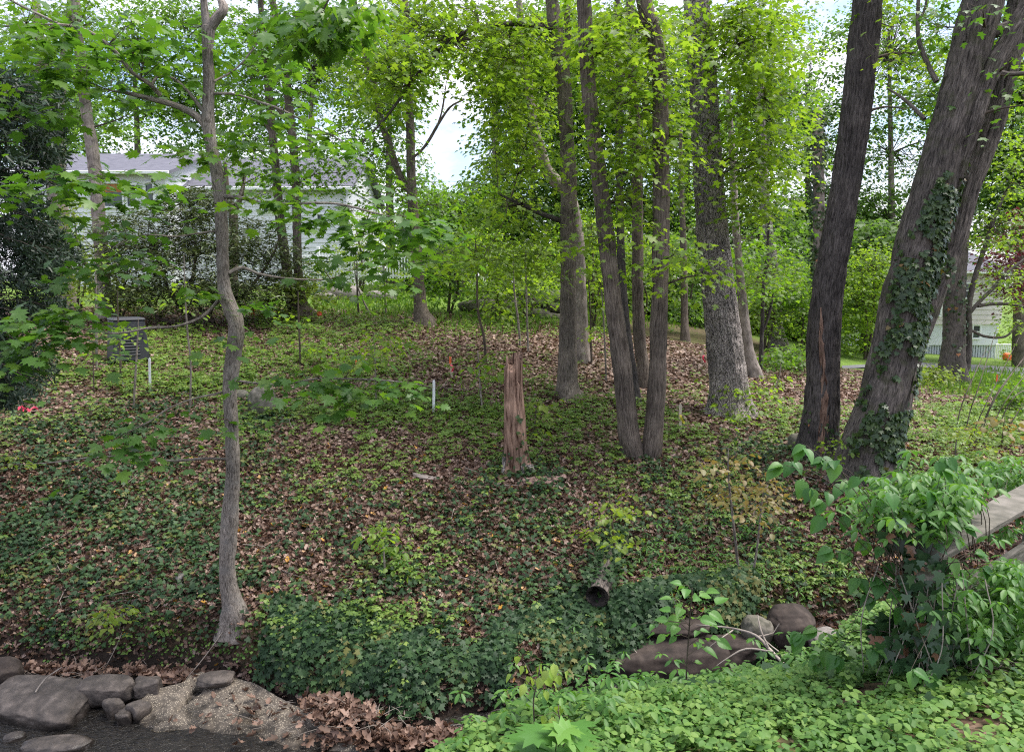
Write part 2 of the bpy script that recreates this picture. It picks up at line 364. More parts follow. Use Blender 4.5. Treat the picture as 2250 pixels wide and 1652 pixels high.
M['creeper'] = leafmat('creeper_leaf', [(.05,.13,.03),(.08,.19,.04),(.13,.25,.05)], trans=.35, tmul=(1.5,1.6,.6), rough=.45, spec=.35)
M['grass'] = leafmat('grass_blade', [(.07,.15,.02),(.12,.22,.03),(.20,.28,.06)], trans=.4)
M['bark_brown'] = barkmat('brown_bark', (.045,.034,.028), (.23,.19,.16), 66, .07, .9)
M['bark_grey'] = barkmat('grey_brown_bark', (.07,.055,.045), (.26,.22,.185), 55, .14, .7)
M['bark_dark'] = barkmat('dark_bark', (.022,.019,.018), (.14,.122,.115), 80, .09, .8)
M['bark_lean'] = barkmat('furrowed_bark', (.030,.026,.024), (.22,.19,.17), 72, .09, .8, moss=(.06,.062,.035))
M['bark_plate'] = barkmat('plated_grey_bark', (.03,.026,.024), (.34,.30,.28), 26, .22, 1.0, plates=True)
M['bark_pale'] = barkmat('pale_bark', (.15,.125,.11), (.36,.31,.28), 22, .3, .3)
M['bark_slim'] = barkmat('slim_tree_bark', (.075,.062,.052), (.40,.35,.31), 80, .2, .8, moss=(.20,.185,.17))
M['twig'] = barkmat('twig_bark', (.05,.04,.032), (.12,.095,.075), 30, .3, .2)
M['twig_pale'] = barkmat('pale_twig', (.20,.17,.15), (.38,.34,.30), 30, .3, .2)
M['rot'] = barkmat('rotten_wood', (.05,.022,.014), (.44,.29,.22), 24, .10, 1.0)

exec_later = []
# ------------------------------------------------------------------ ground
def grid_axis(a, fine_a, fine_b, b, f, c):
    left = fine_a - np.cumsum(np.geomspace(f, c, 60)); left = left[left > a]
    right = fine_b + np.cumsum(np.geomspace(f, c, 60)); right = right[right < b]
    return np.concatenate([[a], left[::-1], np.arange(fine_a, fine_b, f), right, [b]])
gx = grid_axis(-420, -9, 13, 420, .11, 30); gy = grid_axis(-60, 1.5, 17, 600, .10, 30)
XX, YY = np.meshgrid(gx, gy); gxf, gyf = XX.ravel(), YY.ravel()
gz = hz(gxf, gyf)
mb = MB(); nx, ny = len(gx), len(gy)
ii = (np.arange(ny - 1)[:, None] * nx + np.arange(nx - 1)[None, :]).ravel()
mb.add(np.c_[gxf, gyf, gz], np.c_[ii, ii + 1, ii + nx + 1, ii + nx])
def ground_material():
    m, n, out = newmat('forest_floor')
    g = n.nodes.new('ShaderNodeNewGeometry')
    n1 = n.nodes.new('ShaderNodeTexVoronoi'); n1.inputs['Scale'].default_value = 34; n.links.new(g.outputs['Position'], n1.inputs['Vector'])
    sp = n.nodes.new('ShaderNodeSeparateColor'); n.links.new(n1.outputs['Color'], sp.inputs[0])
    r = ramp(n, [(.025,.016,.012),(.06,.034,.024),(.11,.065,.045),(.18,.12,.09)], [0,.4,.8,1]); n.links.new(sp.outputs[0], r.inputs[0])
    n2 = n.nodes.new('ShaderNodeTexNoise'); n2.inputs['Scale'].default_value = .9; n2.inputs['Detail'].default_value = 6; n.links.new(g.outputs['Position'], n2.inputs['Vector'])
    r2 = ramp(n, [(0,0,0),(1,1,1)], [.44,.56]); n.links.new(n2.outputs[0], r2.inputs[0])
    sx = n.nodes.new('ShaderNodeSeparateXYZ'); n.links.new(g.outputs['Position'], sx.inputs[0])
    mr = n.nodes.new('ShaderNodeMapRange'); mr.inputs[1].default_value = 21; mr.inputs[2].default_value = 25; n.links.new(sx.outputs[1], mr.inputs[0])
    n4 = n.nodes.new('ShaderNodeTexNoise'); n4.inputs['Scale'].default_value = 14; n4.inputs['Detail'].default_value = 5; n.links.new(g.outputs['Position'], n4.inputs['Vector'])
    rg = ramp(n, [(.05,.10,.018),(.12,.20,.03),(.20,.27,.05)], [.3,.5,.7]); n.links.new(n4.outputs[0], rg.inputs[0])
    xa_ = n.nodes.new('ShaderNodeMapRange'); xa_.inputs[1].default_value = 1.0; xa_.inputs[2].default_value = 3.0; xa_.inputs[3].default_value = 1; xa_.inputs[4].default_value = .12; n.links.new(sx.outputs[0], xa_.inputs[0])
    xb_ = n.nodes.new('ShaderNodeMapRange'); xb_.inputs[1].default_value = 9.5; xb_.inputs[2].default_value = 11.0; n.links.new(sx.outputs[0], xb_.inputs[0])
    xm_ = n.nodes.new('ShaderNodeMath'); xm_.operation = 'MAXIMUM'; n.links.new(xa_.outputs[0], xm_.inputs[0]); n.links.new(xb_.outputs[0], xm_.inputs[1])
    xq_ = n.nodes.new('ShaderNodeMath'); xq_.operation = 'MULTIPLY'; n.links.new(xm_.outputs[0], xq_.inputs[0]); n.links.new(mr.outputs[0], xq_.inputs[1])
    mxa = n.nodes.new('ShaderNodeMath'); mxa.operation = 'MAXIMUM'
    mb2 = n.nodes.new('ShaderNodeMath'); mb2.operation = 'MULTIPLY'; mb2.inputs[1].default_value = .25; n.links.new(r2.outputs[0], mb2.inputs[0])
    n.links.new(xq_.outputs[0], mxa.inputs[0]); n.links.new(mb2.outputs[0], mxa.inputs[1])
    mg = n.nodes.new('ShaderNodeMix'); mg.data_type = 'RGBA'; n.links.new(mxa.outputs[0], mg.inputs[0]); n.links.new(r.outputs[0], mg.inputs[6]); n.links.new(rg.outputs[0], mg.inputs[7])
    # wet dark mud below the banks
    mw = n.nodes.new('ShaderNodeMapRange'); mw.inputs[1].default_value = ZW + .5; mw.inputs[2].default_value = ZW + .1; n.links.new(sx.outputs[2], mw.inputs[0])
    mm = n.nodes.new('ShaderNodeMix'); mm.data_type = 'RGBA'; mm.inputs[7].default_value = (.035,.026,.02,1); yl = n.nodes.new('ShaderNodeMath'); yl.operation = 'LESS_THAN'; yl.inputs[1].default_value = 12; n.links.new(sx.outputs[1], yl.inputs[0])
    ml = n.nodes.new('ShaderNodeMath'); ml.operation = 'MULTIPLY'; n.links.new(mw.outputs[0], ml.inputs[0]); n.links.new(yl.outputs[0], ml.inputs[1])
    n.links.new(ml.outputs[0], mm.inputs[0]); n.links.new(mg.outputs[2], mm.inputs[6])
    p = n.nodes.new('ShaderNodeBsdfPrincipled'); p.inputs['Roughness'].default_value = .9; p.inputs['Specular IOR Level'].default_value = .2
    n.links.new(mm.outputs[2], p.inputs['Base Color'])
    bp = n.nodes.new('ShaderNodeBump'); bp.inputs['Strength'].default_value = .6; bp.inputs['Distance'].default_value = .03; n.links.new(n1.outputs['Distance'], bp.inputs['Height']); n.links.new(bp.outputs[0], p.inputs['Normal'])
    n.links.new(p.outputs[0], out.inputs[0]); return m
g_o = mb.build('ground', ground_material()); tag(g_o, 'leaf strewn woodland ground sloping down to the stream', kind='structure')
# water
def water_material():
    m, n, out = newmat('stream_water')
    g = n.nodes.new('ShaderNodeNewGeometry')
    mp = n.nodes.new('ShaderNodeMapping'); mp.inputs['Scale'].default_value = (1, 1.8, 1); n.links.new(g.outputs['Position'], mp.inputs[0])
    n1 = n.nodes.new('ShaderNodeTexNoise'); n1.inputs['Scale'].default_value = 10; n1.inputs['Detail'].default_value = 8; n1.inputs['Distortion'].default_value = 1.6; n.links.new(mp.outputs[0], n1.inputs['Vector'])
    r = ramp(n, [(.012,.011,.010),(.03,.026,.022)], [.4,.7]); n.links.new(n1.outputs[0], r.inputs[0])
    p = n.nodes.new('ShaderNodeBsdfPrincipled'); p.inputs['Roughness'].default_value = .06; p.inputs['IOR'].default_value = 1.33
    n.links.new(r.outputs[0], p.inputs['Base Color'])
    bp = n.nodes.new('ShaderNodeBump'); bp.inputs['Strength'].default_value = .75; bp.inputs['Distance'].default_value = .05; n.links.new(n1.outputs[0], bp.inputs['Height']); n.links.new(bp.outputs[0], p.inputs['Normal'])
    n.links.new(p.outputs[0], out.inputs[0]); return m
mb = MB()
wx = np.arange(-20, 20.1, .2); wy = np.arange(-10, 10.2, .2); WX, WY = np.meshgrid(wx, wy)
wv = np.c_[WX.ravel(), WY.ravel(), ZW + .012 * vnoise(np.c_[WX.ravel(), WY.ravel(), 0 * WX.ravel()], 3, 9)]
ii = (np.arange(len(wy) - 1)[:, None] * len(wx) + np.arange(len(wx) - 1)[None, :]).ravel()
mb.add(wv, np.c_[ii, ii + 1, ii + len(wx) + 1, ii + len(wx)])
tag(mb.build('stream_water', water_material()), 'dark shallow stream water with ripples', kind='structure')
# asphalt drive across the lawn on the right
mb = MB()
dr = [(1850,806,812),(2000,797,806),(2060,800,812),(2150,803,819),(2270,812,832)]
vv = []
for a in np.linspace(0, 1, 30):
    px = 1850 + 420 * a; y0 = np.interp(px, [d[0] for d in dr], [d[1] for d in dr]); y1 = np.interp(px, [d[0] for d in dr], [d[2] for d in dr])
    for yy in np.linspace(y0, y1, 5):
        q = hit(px, yy); vv.append([q[0], q[1], hz1(q[0], q[1]) + .03])
i = (np.arange(29)[:, None] * 5 + np.arange(4)[None, :]).ravel()
mb.add(vv, np.c_[i, i + 5, i + 6, i + 1])
tag(mb.build('driveway', objmat('asphalt', [(.10,.10,.11),(.16,.16,.17)], scale=20, bump=.1)), 'grey asphalt driveway crossing the lawn', kind='structure')
# ------------------------------------------------------------------ trees
HOLES = [(990,275,52,100,.0),(1005,380,50,55,.5),(365,60,35,40,.3),(400,115,40,35,.55),(345,270,45,28,.3),(250,300,60,30,.7),(1760,110,90,50,.5),(1985,320,45,70,.35),(2000,205,45,40,.6),(1990,240,60,20,.5),(740,150,30,60,.6),(1740,400,50,60,.55),(1820,170,50,60,.6),(940,100,35,40,.7)]
CORR = [  # sight lines to the main trunks: x at given rows, half width, distance
 ([0,200,400,900],[1212,1240,1250,1248],34,16.5),([0,260,520,1000],[1283,1300,1332,1390],34,12),([0,200,640,1000],[1415,1450,1450,1425],34,12),
 ([0,200,470,900],[1530,1545,1562,1602],56,15.5),([0,347,742,1000],[1906,1868,1810,1797],46,11.5),([0,300,534,1000],[2160,2080,2018,1900],70,11),([0,300,534,900],[2225,2165,2085,1990],44,11)]
def corridor(px, py, d):
    k = np.ones(len(px))
    for ys, xs, hw, dd in CORR:
        m = (np.abs(px - np.interp(py, ys, xs)) < hw) & (d < dd + .2)
        k = np.where(m, .30 + .1 * (py < 60), k)
    return k
def keep(px, py, infl=0):
    k = np.ones(len(px))
    for hx, hy, rx, ry, v in HOLES:
        g_ = infl if v == 0 else 0; d = ((px - hx) / (rx + g_)) ** 2 + ((py - hy) / (ry + g_)) ** 2
        k = np.where(d < 1, np.minimum(k, v), k)
    return k
def trace3d(tr, d, into_ground=False):
    out = []
    for t in tr:
        dd = d + (t[3] if len(t) > 3 else 0)
        q = P(t[0], t[1], dd); f = q[1] * cp_ - q[2] * sp_
        out.append([*q, t[2] / 2 / F * f])
    if into_ground:
        b = out[0]; g = hz1(b[0], b[1])
        out.insert(0, [b[0], b[1], min(b[2], g) - .25, b[3] * 1.02])
    return out
def make_crown(root, limbs, blobs, d, leaf, tpl='maple_mid', size=.11, n=14, rad=.42, twigmat='twig', name='crown', limb_r=.02, use_holes=True, droop=.35, twig_r=.005, mult=2.15):
    """limbs: sampled (n,4) polylines of the wood; blobs: (px,py,rx,ry,count[,depth offset[,depth spread]]) regions of foliage"""
    lv = MB(); tw = MB(); allc = []
    for b in blobs:
        px, py, rx, ry, cnt = b[:5]; cnt = int(cnt * mult); off = b[5] if len(b) > 5 else 0; sp = b[6] if len(b) > 6 else 1.2
        a = rs.rand(cnt) * 2 * math.pi; q = np.sqrt(rs.rand(cnt)) * (1 + .12 * rs.randn(cnt))
        cx = px + np.cos(a) * q * rx; cy = py + np.sin(a) * q * ry; cd = d + off + rs.randn(cnt) * sp * .6
        if use_holes:
            k = rs.rand(cnt) < keep(cx, cy, .8 * rad / d * F) * corridor(cx, cy, cd); cx, cy, cd = cx[k], cy[k], cd[k]
        if len(cx) == 0: continue
        C = np.array([P(x, y, max(z, 2.5)) for x, y, z in zip(cx, cy, cd)])
        ctr = P(px, py, max(d + off, 2.5))
        L = np.vstack(limbs); dist = np.linalg.norm(L[:, :3] - (ctr + np.array([0, 0, -.25 * np.linalg.norm(L[:, :3] - ctr, axis=1).min()])), axis=1)
        k = int(np.argmin(dist)); s = L[k]
        ln = np.linalg.norm(ctr - s[:3])
        wood = [s[None]]
        if ln > rad * .8:
            m1 = s[:3] * .55 + ctr * .45 + rs.randn(3) * .06 * ln + np.array([0, 0, .06 * ln])
            r0 = min(s[3] * .6, limb_r * (1 + ln * .3))
            wood.append(tube(tw, [[*s[:3], r0], [*m1, r0 * .6], [*ctr, r0 * .25]], 6, .18, seed=k))
        Wd = np.vstack(wood)
        for c in C:
            dd = np.linalg.norm(Wd[:, :3] - c, axis=1); j = int(np.argmin(dd + .3 * np.maximum(Wd[:, 2] - c[2], 0))); s2 = Wd[j]
            l2 = dd[j]
            if l2 > 4 + rad * 6: continue
            m = s2[:3] * .5 + c * .5 + rs.randn(3) * .07 * l2 + np.array([0, 0, .08 * l2])
            tube(tw, [[*s2[:3], min(s2[3] * .5, twig_r * (1 + l2 * .5))], [*m, twig_r * .8], [*c, twig_r * .35]], 3, .25, cap=False)
        allc.append(C)
    C = np.vstack(allc)
    spray(lv, C, n, rad, size, tpl, droop=droop)
    lv.build(name, M[leaf], root)
    if tw.n: tw.build('twigs', M[twigmat], root)
def mk_tree(name, label, traces, bark, blobs, leaf, cat='tree', base=None, d=None, sides=18, flare=4, fh=.3, rough=.012, step=.08, lumps=.06, group=None, branches=(), seed=0, **kw):
    """traces[0] is the trunk; further traces are forks joined to the same trunk mesh; branches become parts"""
    if d is None: d = hit(*(base or traces[0][0][:2]))[1]
    b0 = P(traces[0][0][0], traces[0][0][1], d); gz_ = hz1(b0[0], b0[1])
    root = thing(name, label, cat, (b0[0], b0[1], gz_), group)
    mb = MB(); wood = []
    for i, tr in enumerate(traces):
        p = trace3d(tr, d, i == 0)
        wood.append(tube(mb, p, sides, step, rough=rough, flare=flare if i == 0 else 0, flare_h=fh, seed=seed + i, lumps=lumps))
    mb.build('trunk', M[bark], root)
    for i, tr in enumerate(branches):
        m2 = MB(); wood.append(tube(m2, trace3d(tr, d), 8, .08, seed=seed + 9 + i, rough=.003, lumps=.08)); m2.build('branch', M[kw.get('branch_mat', bark)], root)
    kw.pop('branch_mat', None)
    if blobs: make_crown(root, wood, blobs, d, leaf, **kw)
    return root, d, wood

# the slim maple standing nearest
T1br = [
 [(458,292,18),(440,262,17),(400,238,15),(350,222,12,-.1),(280,205,8,-.2),(243,200,3,-.2)],
 [(352,210,11,-.1),(330,185,10,-.2),(290,160,10,-.3),(255,115,9,-.4),(200,72,7,-.5),(151,57,6,-.6),(80,54,5,-.7),(-20,60,4,-.8)],
 [(446,244,8),(414,202,7,.1),(388,178,6,.2),(366,166,6,.2),(345,170,7,.1),(334,186,7,-.1)],
 [(151,62,5,-.5),(101,40,5,-.5),(34,7,4,-.5),(-30,-30,3,-.5)],
 [(470,206,6),(520,208,5,-.2),(572,225,5,-.3),(622,243,4,-.4),(690,279,3,-.5),(757,312,2,-.5)],
 [(490,431,10),(538,437,9,-.2),(589,449,7,-.4),(673,447,6,-.6),(747,449,5,-.7),(830,470,4,-.8),(920,490,2,-.9)],
 [(484,655,9),(462,680,8),(437,700,7,-.2),(387,717,6,-.4),(330,720,6,-.5),(286,729,5,-.6),(236,733,5,-.7),(185,722,4,-.8),(120,740,3,-.9),(60,760,2,-1)],
 [(502,600,9),(532,588,7,.1),(565,601,6,.2),(622,611,4,.2),(707,615,4,.2),(757,601,3,.3),(820,560,2,.4)],
 [(518,836,7),(560,841,6,-.2),(622,845,5,-.4),(690,833,5,-.6),(757,832,4,-.8),(870,838,3,-1.0),(960,852,2,-1.1)],
 [(502,1008,7),(454,1007,7,-.1),(387,1012,6,-.2),(320,1010,5,-.3),(269,1003,4,-.4),(202,1005,4,-.5),(101,1017,3,-.6),(-30,1022,2,-.7)],
 [(498,843,6),(488,862,5),(471,866,5,-.1),(420,877,4,-.3),(370,897,3,-.5),(330,925,3,-.6),(280,950,2,-.7)],
 [(474,508,6),(430,514,4,-.2),(387,520,4,-.4),(303,518,3,-.7),(220,560,2,-.9)],
 [(476,445,5),(505,400,7,.2),(522,420,6,.2),(536,460,8,.3),(530,500,5,.3)][:0] or [(484,452,5),(520,445,5,.2),(535,405,4,.3),(540,390,2,.4)],
 [(470,180,5),(520,150,4,.2),(570,90,4,.4),(610,20,3,.5)],
]
T1bl = [(60,45,70,40,9,-.7,.4),(160,80,80,40,11,-.6,.4),(260,60,70,40,9,-.4,.4),(100,140,90,40,10,-.5,.4),(210,175,80,35,10,-.3,.4),(320,120,70,40,9,-.2,.4),
 (70,230,70,35,7,-.6,.3),(400,165,60,50,7,.3,.4),(330,240,40,30,3,.3,.3),(540,60,70,60,12,.4,.5),(620,160,70,50,11,.2,.5),(640,240,70,35,9,-.3,.4),(730,300,60,35,8,-.5,.3),(560,300,60,40,8,.2,.4),(600,370,60,40,8,.3,.4),
 (420,330,60,30,7,-.2,.4),(400,60,50,60,7,.2,.5),(560,430,50,20,4,-.2,.3),
 (120,385,70,22,7,-1.2,.3),(240,395,90,24,10,-1.0,.3),(340,400,50,20,5,-.8,.3),(50,420,60,18,5,-1.3,.2),
 (180,590,70,30,6,-.8,.3),(270,560,60,25,6,-.6,.3),(240,500,50,18,4,-.5,.3),(330,500,40,14,3,-.4,.2),
 (660,455,60,25,7,-.6,.2),(760,470,70,35,11,-.7,.3),(860,485,80,45,16,-.8,.3),(940,500,50,30,7,-.9,.2),(790,560,70,40,9,-.6,.3),(860,530,60,40,7,-.8,.3),(730,600,40,18,3,-.4,.2),
 (50,700,60,22,9,-1.3,.2),(140,690,70,22,9,-1.2,.2),(30,760,55,28,8,-1.4,.2),(140,745,50,20,7,-1.0,.2),(10,830,35,35,4,-1.4,.2),
 (430,650,50,16,4,-.2,.2),(560,660,40,14,4,.1,.2),(510,745,25,8,2,-.2,.1),
 (620,838,50,12,5,-.5,.2),(700,828,60,16,8,-.7,.2),(800,850,70,16,9,-.9,.2),(885,850,50,12,3,-1,.2),(760,800,40,10,3,-.8,.2),
 (240,965,50,12,4,-.8,.15),(320,940,45,12,4,-.6,.15),(300,985,40,10,3,-.7,.1),(380,905,30,8,2,-.5,.1),(480,925,35,14,3,-.3,.1),(220,990,30,10,3,-.8,.1)]
mk_tree('maple_tree', 'slender crooked maple rising from the ivy just above the stream bank',
 [[(517,1350,54),(508,1310,40),(500,1250,34),(505,1150,36),(511,1050,31),(511,1000,29),(508,920,28),(505,860,30),(510,800,33),(518,740,32),(517,705,33),(503,670,31),(491,620,28),(488,500,28),(480,400,27),(465,320,27),(458,260,27),(459,180,24),(457,110,24),(458,60,30)],
  [(456,65,20),(450,20,15),(446,-60,13),(440,-200,9,.2)],[(462,62,22),(478,40,22),(492,18,20),(480,-30,12,.2),(500,-200,8,.4)]],
 'bark_slim', T1bl, 'leaf_near', branches=T1br, tpl='maple', size=.125, n=9, rad=.33, limb_r=.008, twig_r=.0035, step=.04, lumps=.13, rough=.008, fh=.15, flare=3, seed=3, use_holes=False, droop=.25, mult=1.15)

# middle and right hand stand of trunks
mk_tree('maple_tree', 'grey brown tree with a broken dead branch, between rotten snag and twin trunks',
 [[(1250,872,52),(1247,840,42),(1248,700,36),(1249,500,36),(1250,400,34),(1245,300,32),(1240,200,33),(1226,100,34),(1212,0,28),(1190,-150,22),(1180,-350,14)],
  [(1240,170,20),(1248,90,14),(1246,0,13),(1260,-150,9)]],
 'bark_grey', [(1000,110,150,90,60,-.5),(1120,130,110,90,55),(1200,60,90,80,40),(1080,230,110,70,40),(1150,330,110,70,38),(1130,470,120,60,34),(1190,560,110,45,30),(1290,60,70,70,30),(880,170,110,70,34,-1),(800,110,100,90,34,-1),(1100,-110,200,90,40),(1060,570,120,35,22,-1),(900,30,120,60,32,-.5),(1030,20,90,40,24,0)],
 'leaf_bright', branches=[[(1234,486,12),(1190,470,10,-.1),(1140,447,8,-.2),(1095,427,3,-.3)],
  [(1222,75,14),(1190,60,12,-.2),(1150,54,12,-.3),(1100,54,11,-.5),(1050,62,10,-.6),(1000,84,9,-.7),(950,130,8,-.8),(905,180,7,-.9),(870,230,6,-1),(840,268,5,-1),(790,320,4,-1)]], branch_mat='bark_dark',
 flare=4, fh=.35, seed=11, sides=24, n=12, size=.115, rad=.45)
_, dT7, _ = mk_tree('twin_maple', 'two brown trunks rising from one ivy ringed base in the centre right',
 [[(1392,1003,50),(1380,940,45),(1366,800,42),(1350,680,38),(1332,520,36),(1320,420,33),(1300,260,32),(1290,150,33),(1283,0,30),(1270,-200,22)],
  [(1425,1030,46),(1437,940,44),(1443,850,40),(1446,760,38),(1450,640,37),(1453,450,36),(1450,200,36),(1437,80,36),(1415,0,34),(1390,-200,24)]],
 'bark_brown', [(1330,110,90,70,30),(1400,60,90,60,30),(1480,160,80,80,30),(1380,230,90,60,28),(1300,350,90,60,24),(1420,330,80,50,20),(1500,300,60,60,18),(1370,440,90,45,16),(1480,560,80,40,14,-.6),(1290,520,60,40,10),(1560,600,70,40,12),(1420,490,70,20,6,-.8),(1330,-90,150,60,25)],
 'leaf_bright', seed=23, sides=28, flare=3, fh=.2, rough=.012, lumps=.09, n=10, size=.12, rad=.4)
mk_tree('maple_tree', 'thin dark trunk close behind the left stem of the twin maple',
 [[(1397,880,20),(1388,800,18),(1376,720,18),(1366,600,18),(1362,450,17),(1360,300,16),(1361,150,15),(1356,0,12),(1350,-150,8)]],
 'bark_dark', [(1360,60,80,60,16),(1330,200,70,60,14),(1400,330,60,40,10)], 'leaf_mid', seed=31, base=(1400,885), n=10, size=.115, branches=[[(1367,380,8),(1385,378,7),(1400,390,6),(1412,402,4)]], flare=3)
mk_tree('maple_tree', 'brown trunk with ivy at its foot, seen between the twin maple stems',
 [[(1416,845,32),(1412,800,28),(1405,740,26),(1401,600,26),(1401,450,24),(1396,300,24),(1391,200,22),(1386,80,18),(1380,-100,12)]],
 'bark_brown', [(1440,80,90,70,24),(1360,160,80,60,18),(1460,240,70,60,16)], 'leaf_bright', seed=37, base=(1418,850), n=10)
mk_tree('maple_tree', 'pale grey trunk that bends left above, standing behind the tree with the dead branch',
 [[(1281,792,34),(1279,740,28),(1276,640,26),(1268,520,28),(1250,430,28),(1222,400,28),(1200,370,26),(1184,320,24),(1170,260,20),(1162,180,18),(1150,90,17),(1140,0,14),(1130,-140,9)]],
 'bark_pale', [(1120,90,120,80,40),(1080,280,90,70,26),(1180,240,80,80,26),(1120,380,90,60,26)], 'leaf_bright', seed=41, base=(1281,795), n=12)
mk_tree('dark_tree', 'slim brown trunk on the leaf covered slope left of the large plated trunk',
 [[(1505,750,20),(1504,700,16),(1503,600,15),(1500,500,13),(1497,400,10),(1495,280,7)]],
 'bark_brown', [(1500,380,60,60,14),(1520,500,50,40,8)], 'leaf_mid', seed=43, n=10)
mk_tree('big_maple', 'thick light grey trunk with plated furrowed bark and flared roots right of centre',
 [[(1603,905,104),(1602,880,90),(1600,840,82),(1590,740,76),(1577,620,70),(1562,470,66),(1553,320,62),(1545,200,60),(1537,80,58),(1530,0,56),(1520,-160,44),(1515,-400,24)]],
 'bark_plate', [(1620,100,110,90,55,-1),(1680,220,90,90,45,-.8),(1560,60,110,60,40,-.8),(1640,370,90,60,30,-.8),(1700,330,80,70,30),(1580,290,70,50,16,-1),(1700,90,90,70,30,0),(1600,-120,150,80,40),(1670,440,80,40,18,-.6),(1520,420,60,50,12),(1640,20,120,40,30,-.9)],
 'leaf_bright', seed=51, sides=96, flare=4, fh=.25, rough=.022, step=.04, lumps=.05, n=12, size=.12, rad=.45)
mk_tree('maple_tree', 'slim grey trunk curving up close behind the right side of the plated one',
 [[(1655,825,34),(1645,780,26),(1635,700,22),(1628,620,18),(1620,540,17),(1614,450,16),(1609,350,14),(1600,200,10)]],
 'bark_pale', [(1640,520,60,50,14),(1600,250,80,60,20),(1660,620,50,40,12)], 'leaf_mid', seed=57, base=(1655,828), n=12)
mk_tree('maple_tree', 'dark thin stem rising between two greyer trunks right of the plated one',
 [[(1671,808,10),(1675,720,9),(1677,640,8),(1686,560,7),(1690,480,5)],[(1676,730,6),(1690,690,6),(1700,640,4)]],
 'bark_dark', [(1690,600,60,50,14),(1700,520,60,40,10)], 'leaf_mid', seed=58, base=(1671,812), n=10, flare=0, sides=8)
mk_tree('maple_tree', 'medium grey cracked trunk between the plated trunk and the broken ivy clad stem',
 [[(1710,762,42),(1706,720,30),(1700,620,26),(1690,540,26),(1682,470,24),(1676,380,22),(1672,270,20),(1670,160,14)]],
 'bark_plate', [(1700,560,80,50,26),(1680,660,80,40,20),(1720,440,70,60,24),(1690,180,90,70,30),(1740,640,70,40,16)], 'leaf_mid', seed=61, base=(1710,766), n=13, size=.12)
# broken ivy clad stem
r_, d_, wd = mk_tree('broken_tree', 'pale broken off stem with ragged top and clumps of ivy left of straight trunk',
 [[(1802,800,30),(1801,640,27),(1800,500,26),(1799,400,25),(1797,300,24),(1797,262,23),(1797,240,17)]], 'bark_pale', None, None, seed=67, base=(1800,800), rough=.02)
def trunk_ivy(root, wood, sel, n, size, facing=None, mat='ivy_trunk', name='ivy', spread=1.0, out=.03, span=(0, 1)):
    """ivy leaves lying over a stem like shingles; sel picks the stretches that carry ivy"""
    p = wood; N = len(p); lv = MB(); k = rs.randint(int(N * span[0]), int(N * span[1]) - 1, n)
    t = unit(np.gradient(p[:, :3], axis=0))[k]
    a = rs.rand(n) * 2 * math.pi if facing is None else facing[0] + rs.randn(n) * facing[1]
    rd = np.c_[np.cos(a), np.sin(a), 0 * a]; rd = unit(rd - (rd * t).sum(1)[:, None] * t)
    pos = p[k, :3] + rd * (p[k, 3] * spread + out * rs.rand(n) + .008)[:, None] + t * (rs.rand(n) * .06)[:, None]
    px, py, _ = proj(pos); m = sel(px, py, a, pos); pos, rd, t = pos[m], rd[m], t[m]
    head = -np.c_[0 * rd[:, 0], 0 * rd[:, 0], np.ones(len(rd))] + rs.randn(len(rd), 3) * .45 + rd * .35
    nrm = rd + rs.randn(len(rd), 3) * .28 + np.array([0, 0, .25])
    leaves(lv, 'ivy', pos, head, nrm, size * (.6 + .6 * rs.rand(len(pos))))
    return lv.build(name, M[mat], root)
trunk_ivy(r_, wd[0], lambda x, y, a, p: fbm(p, 1.3, 2, 5) + .25 * (y < 330) + .3 * ((y > 330) & (y < 420)) > -.05, 2600, .10, out=.16)
# big straight dark trunk + leaning pair
T15 = [[(1796,1008,96),(1797,975,84),(1801,930,77),(1806,881,72),(1810,742,68),(1819,640,65),(1834,552,62),(1852,440,60),(1868,347,60),(1889,173,62),(1906,0,60),(1922,-180,50),(1940,-420,34)]]
r15, d15, w15 = mk_tree('straight_maple', 'massive dark trunk with a long bark wound, leaning slightly right beside the ivy covered trunk', T15, 'bark_dark',
 [(1960,60,60,80,14,.5),(2030,120,60,60,14,.8),(1850,-120,200,70,34,0),(1990,240,40,50,6,1)], 'leaf_bright', seed=71, sides=128, flare=3, fh=.22, rough=.020, step=.035, lumps=.05, base=(1800,1000), n=9, size=.10)
# wound of bare heartwood let into that trunk
mb = MB(); q = []
for (x, y, ww) in [(1858,700,5),(1856,760,12),(1857,820,17),(1856,880,20),(1857,930,26),(1850,980,30),(1842,1020,18)]:
    pass
for (x, y, ww) in [(1804,676,3),(1806,740,8),(1810,800,12),(1813,870,17),(1811,930,22),(1807,985,24),(1803,1015,12)]:
    q0 = P(x, y, d15); f = q0[1] * cp_ - q0[2] * sp_
    yy = d15
    for _ in range(5):                    # slide along the sight line to the camera side of the trunk
        q0 = P(x, y, yy); kk = int(np.argmin(np.abs(w15[0][:, 2] - q0[2]))); c = w15[0][kk]; dx = q0[0] - c[0]; rr = c[3] * 1.02
        yy = c[1] - math.sqrt(max(rr * rr - dx * dx, .001))
    q.append([q0[0], yy + .75 * ww / 2 / F * d15, q0[2], ww / 2 / F * f])
tube(mb, q, 20, .04, rough=.02, seed=5); mb.build('bark_wound', M['rot'], r15)
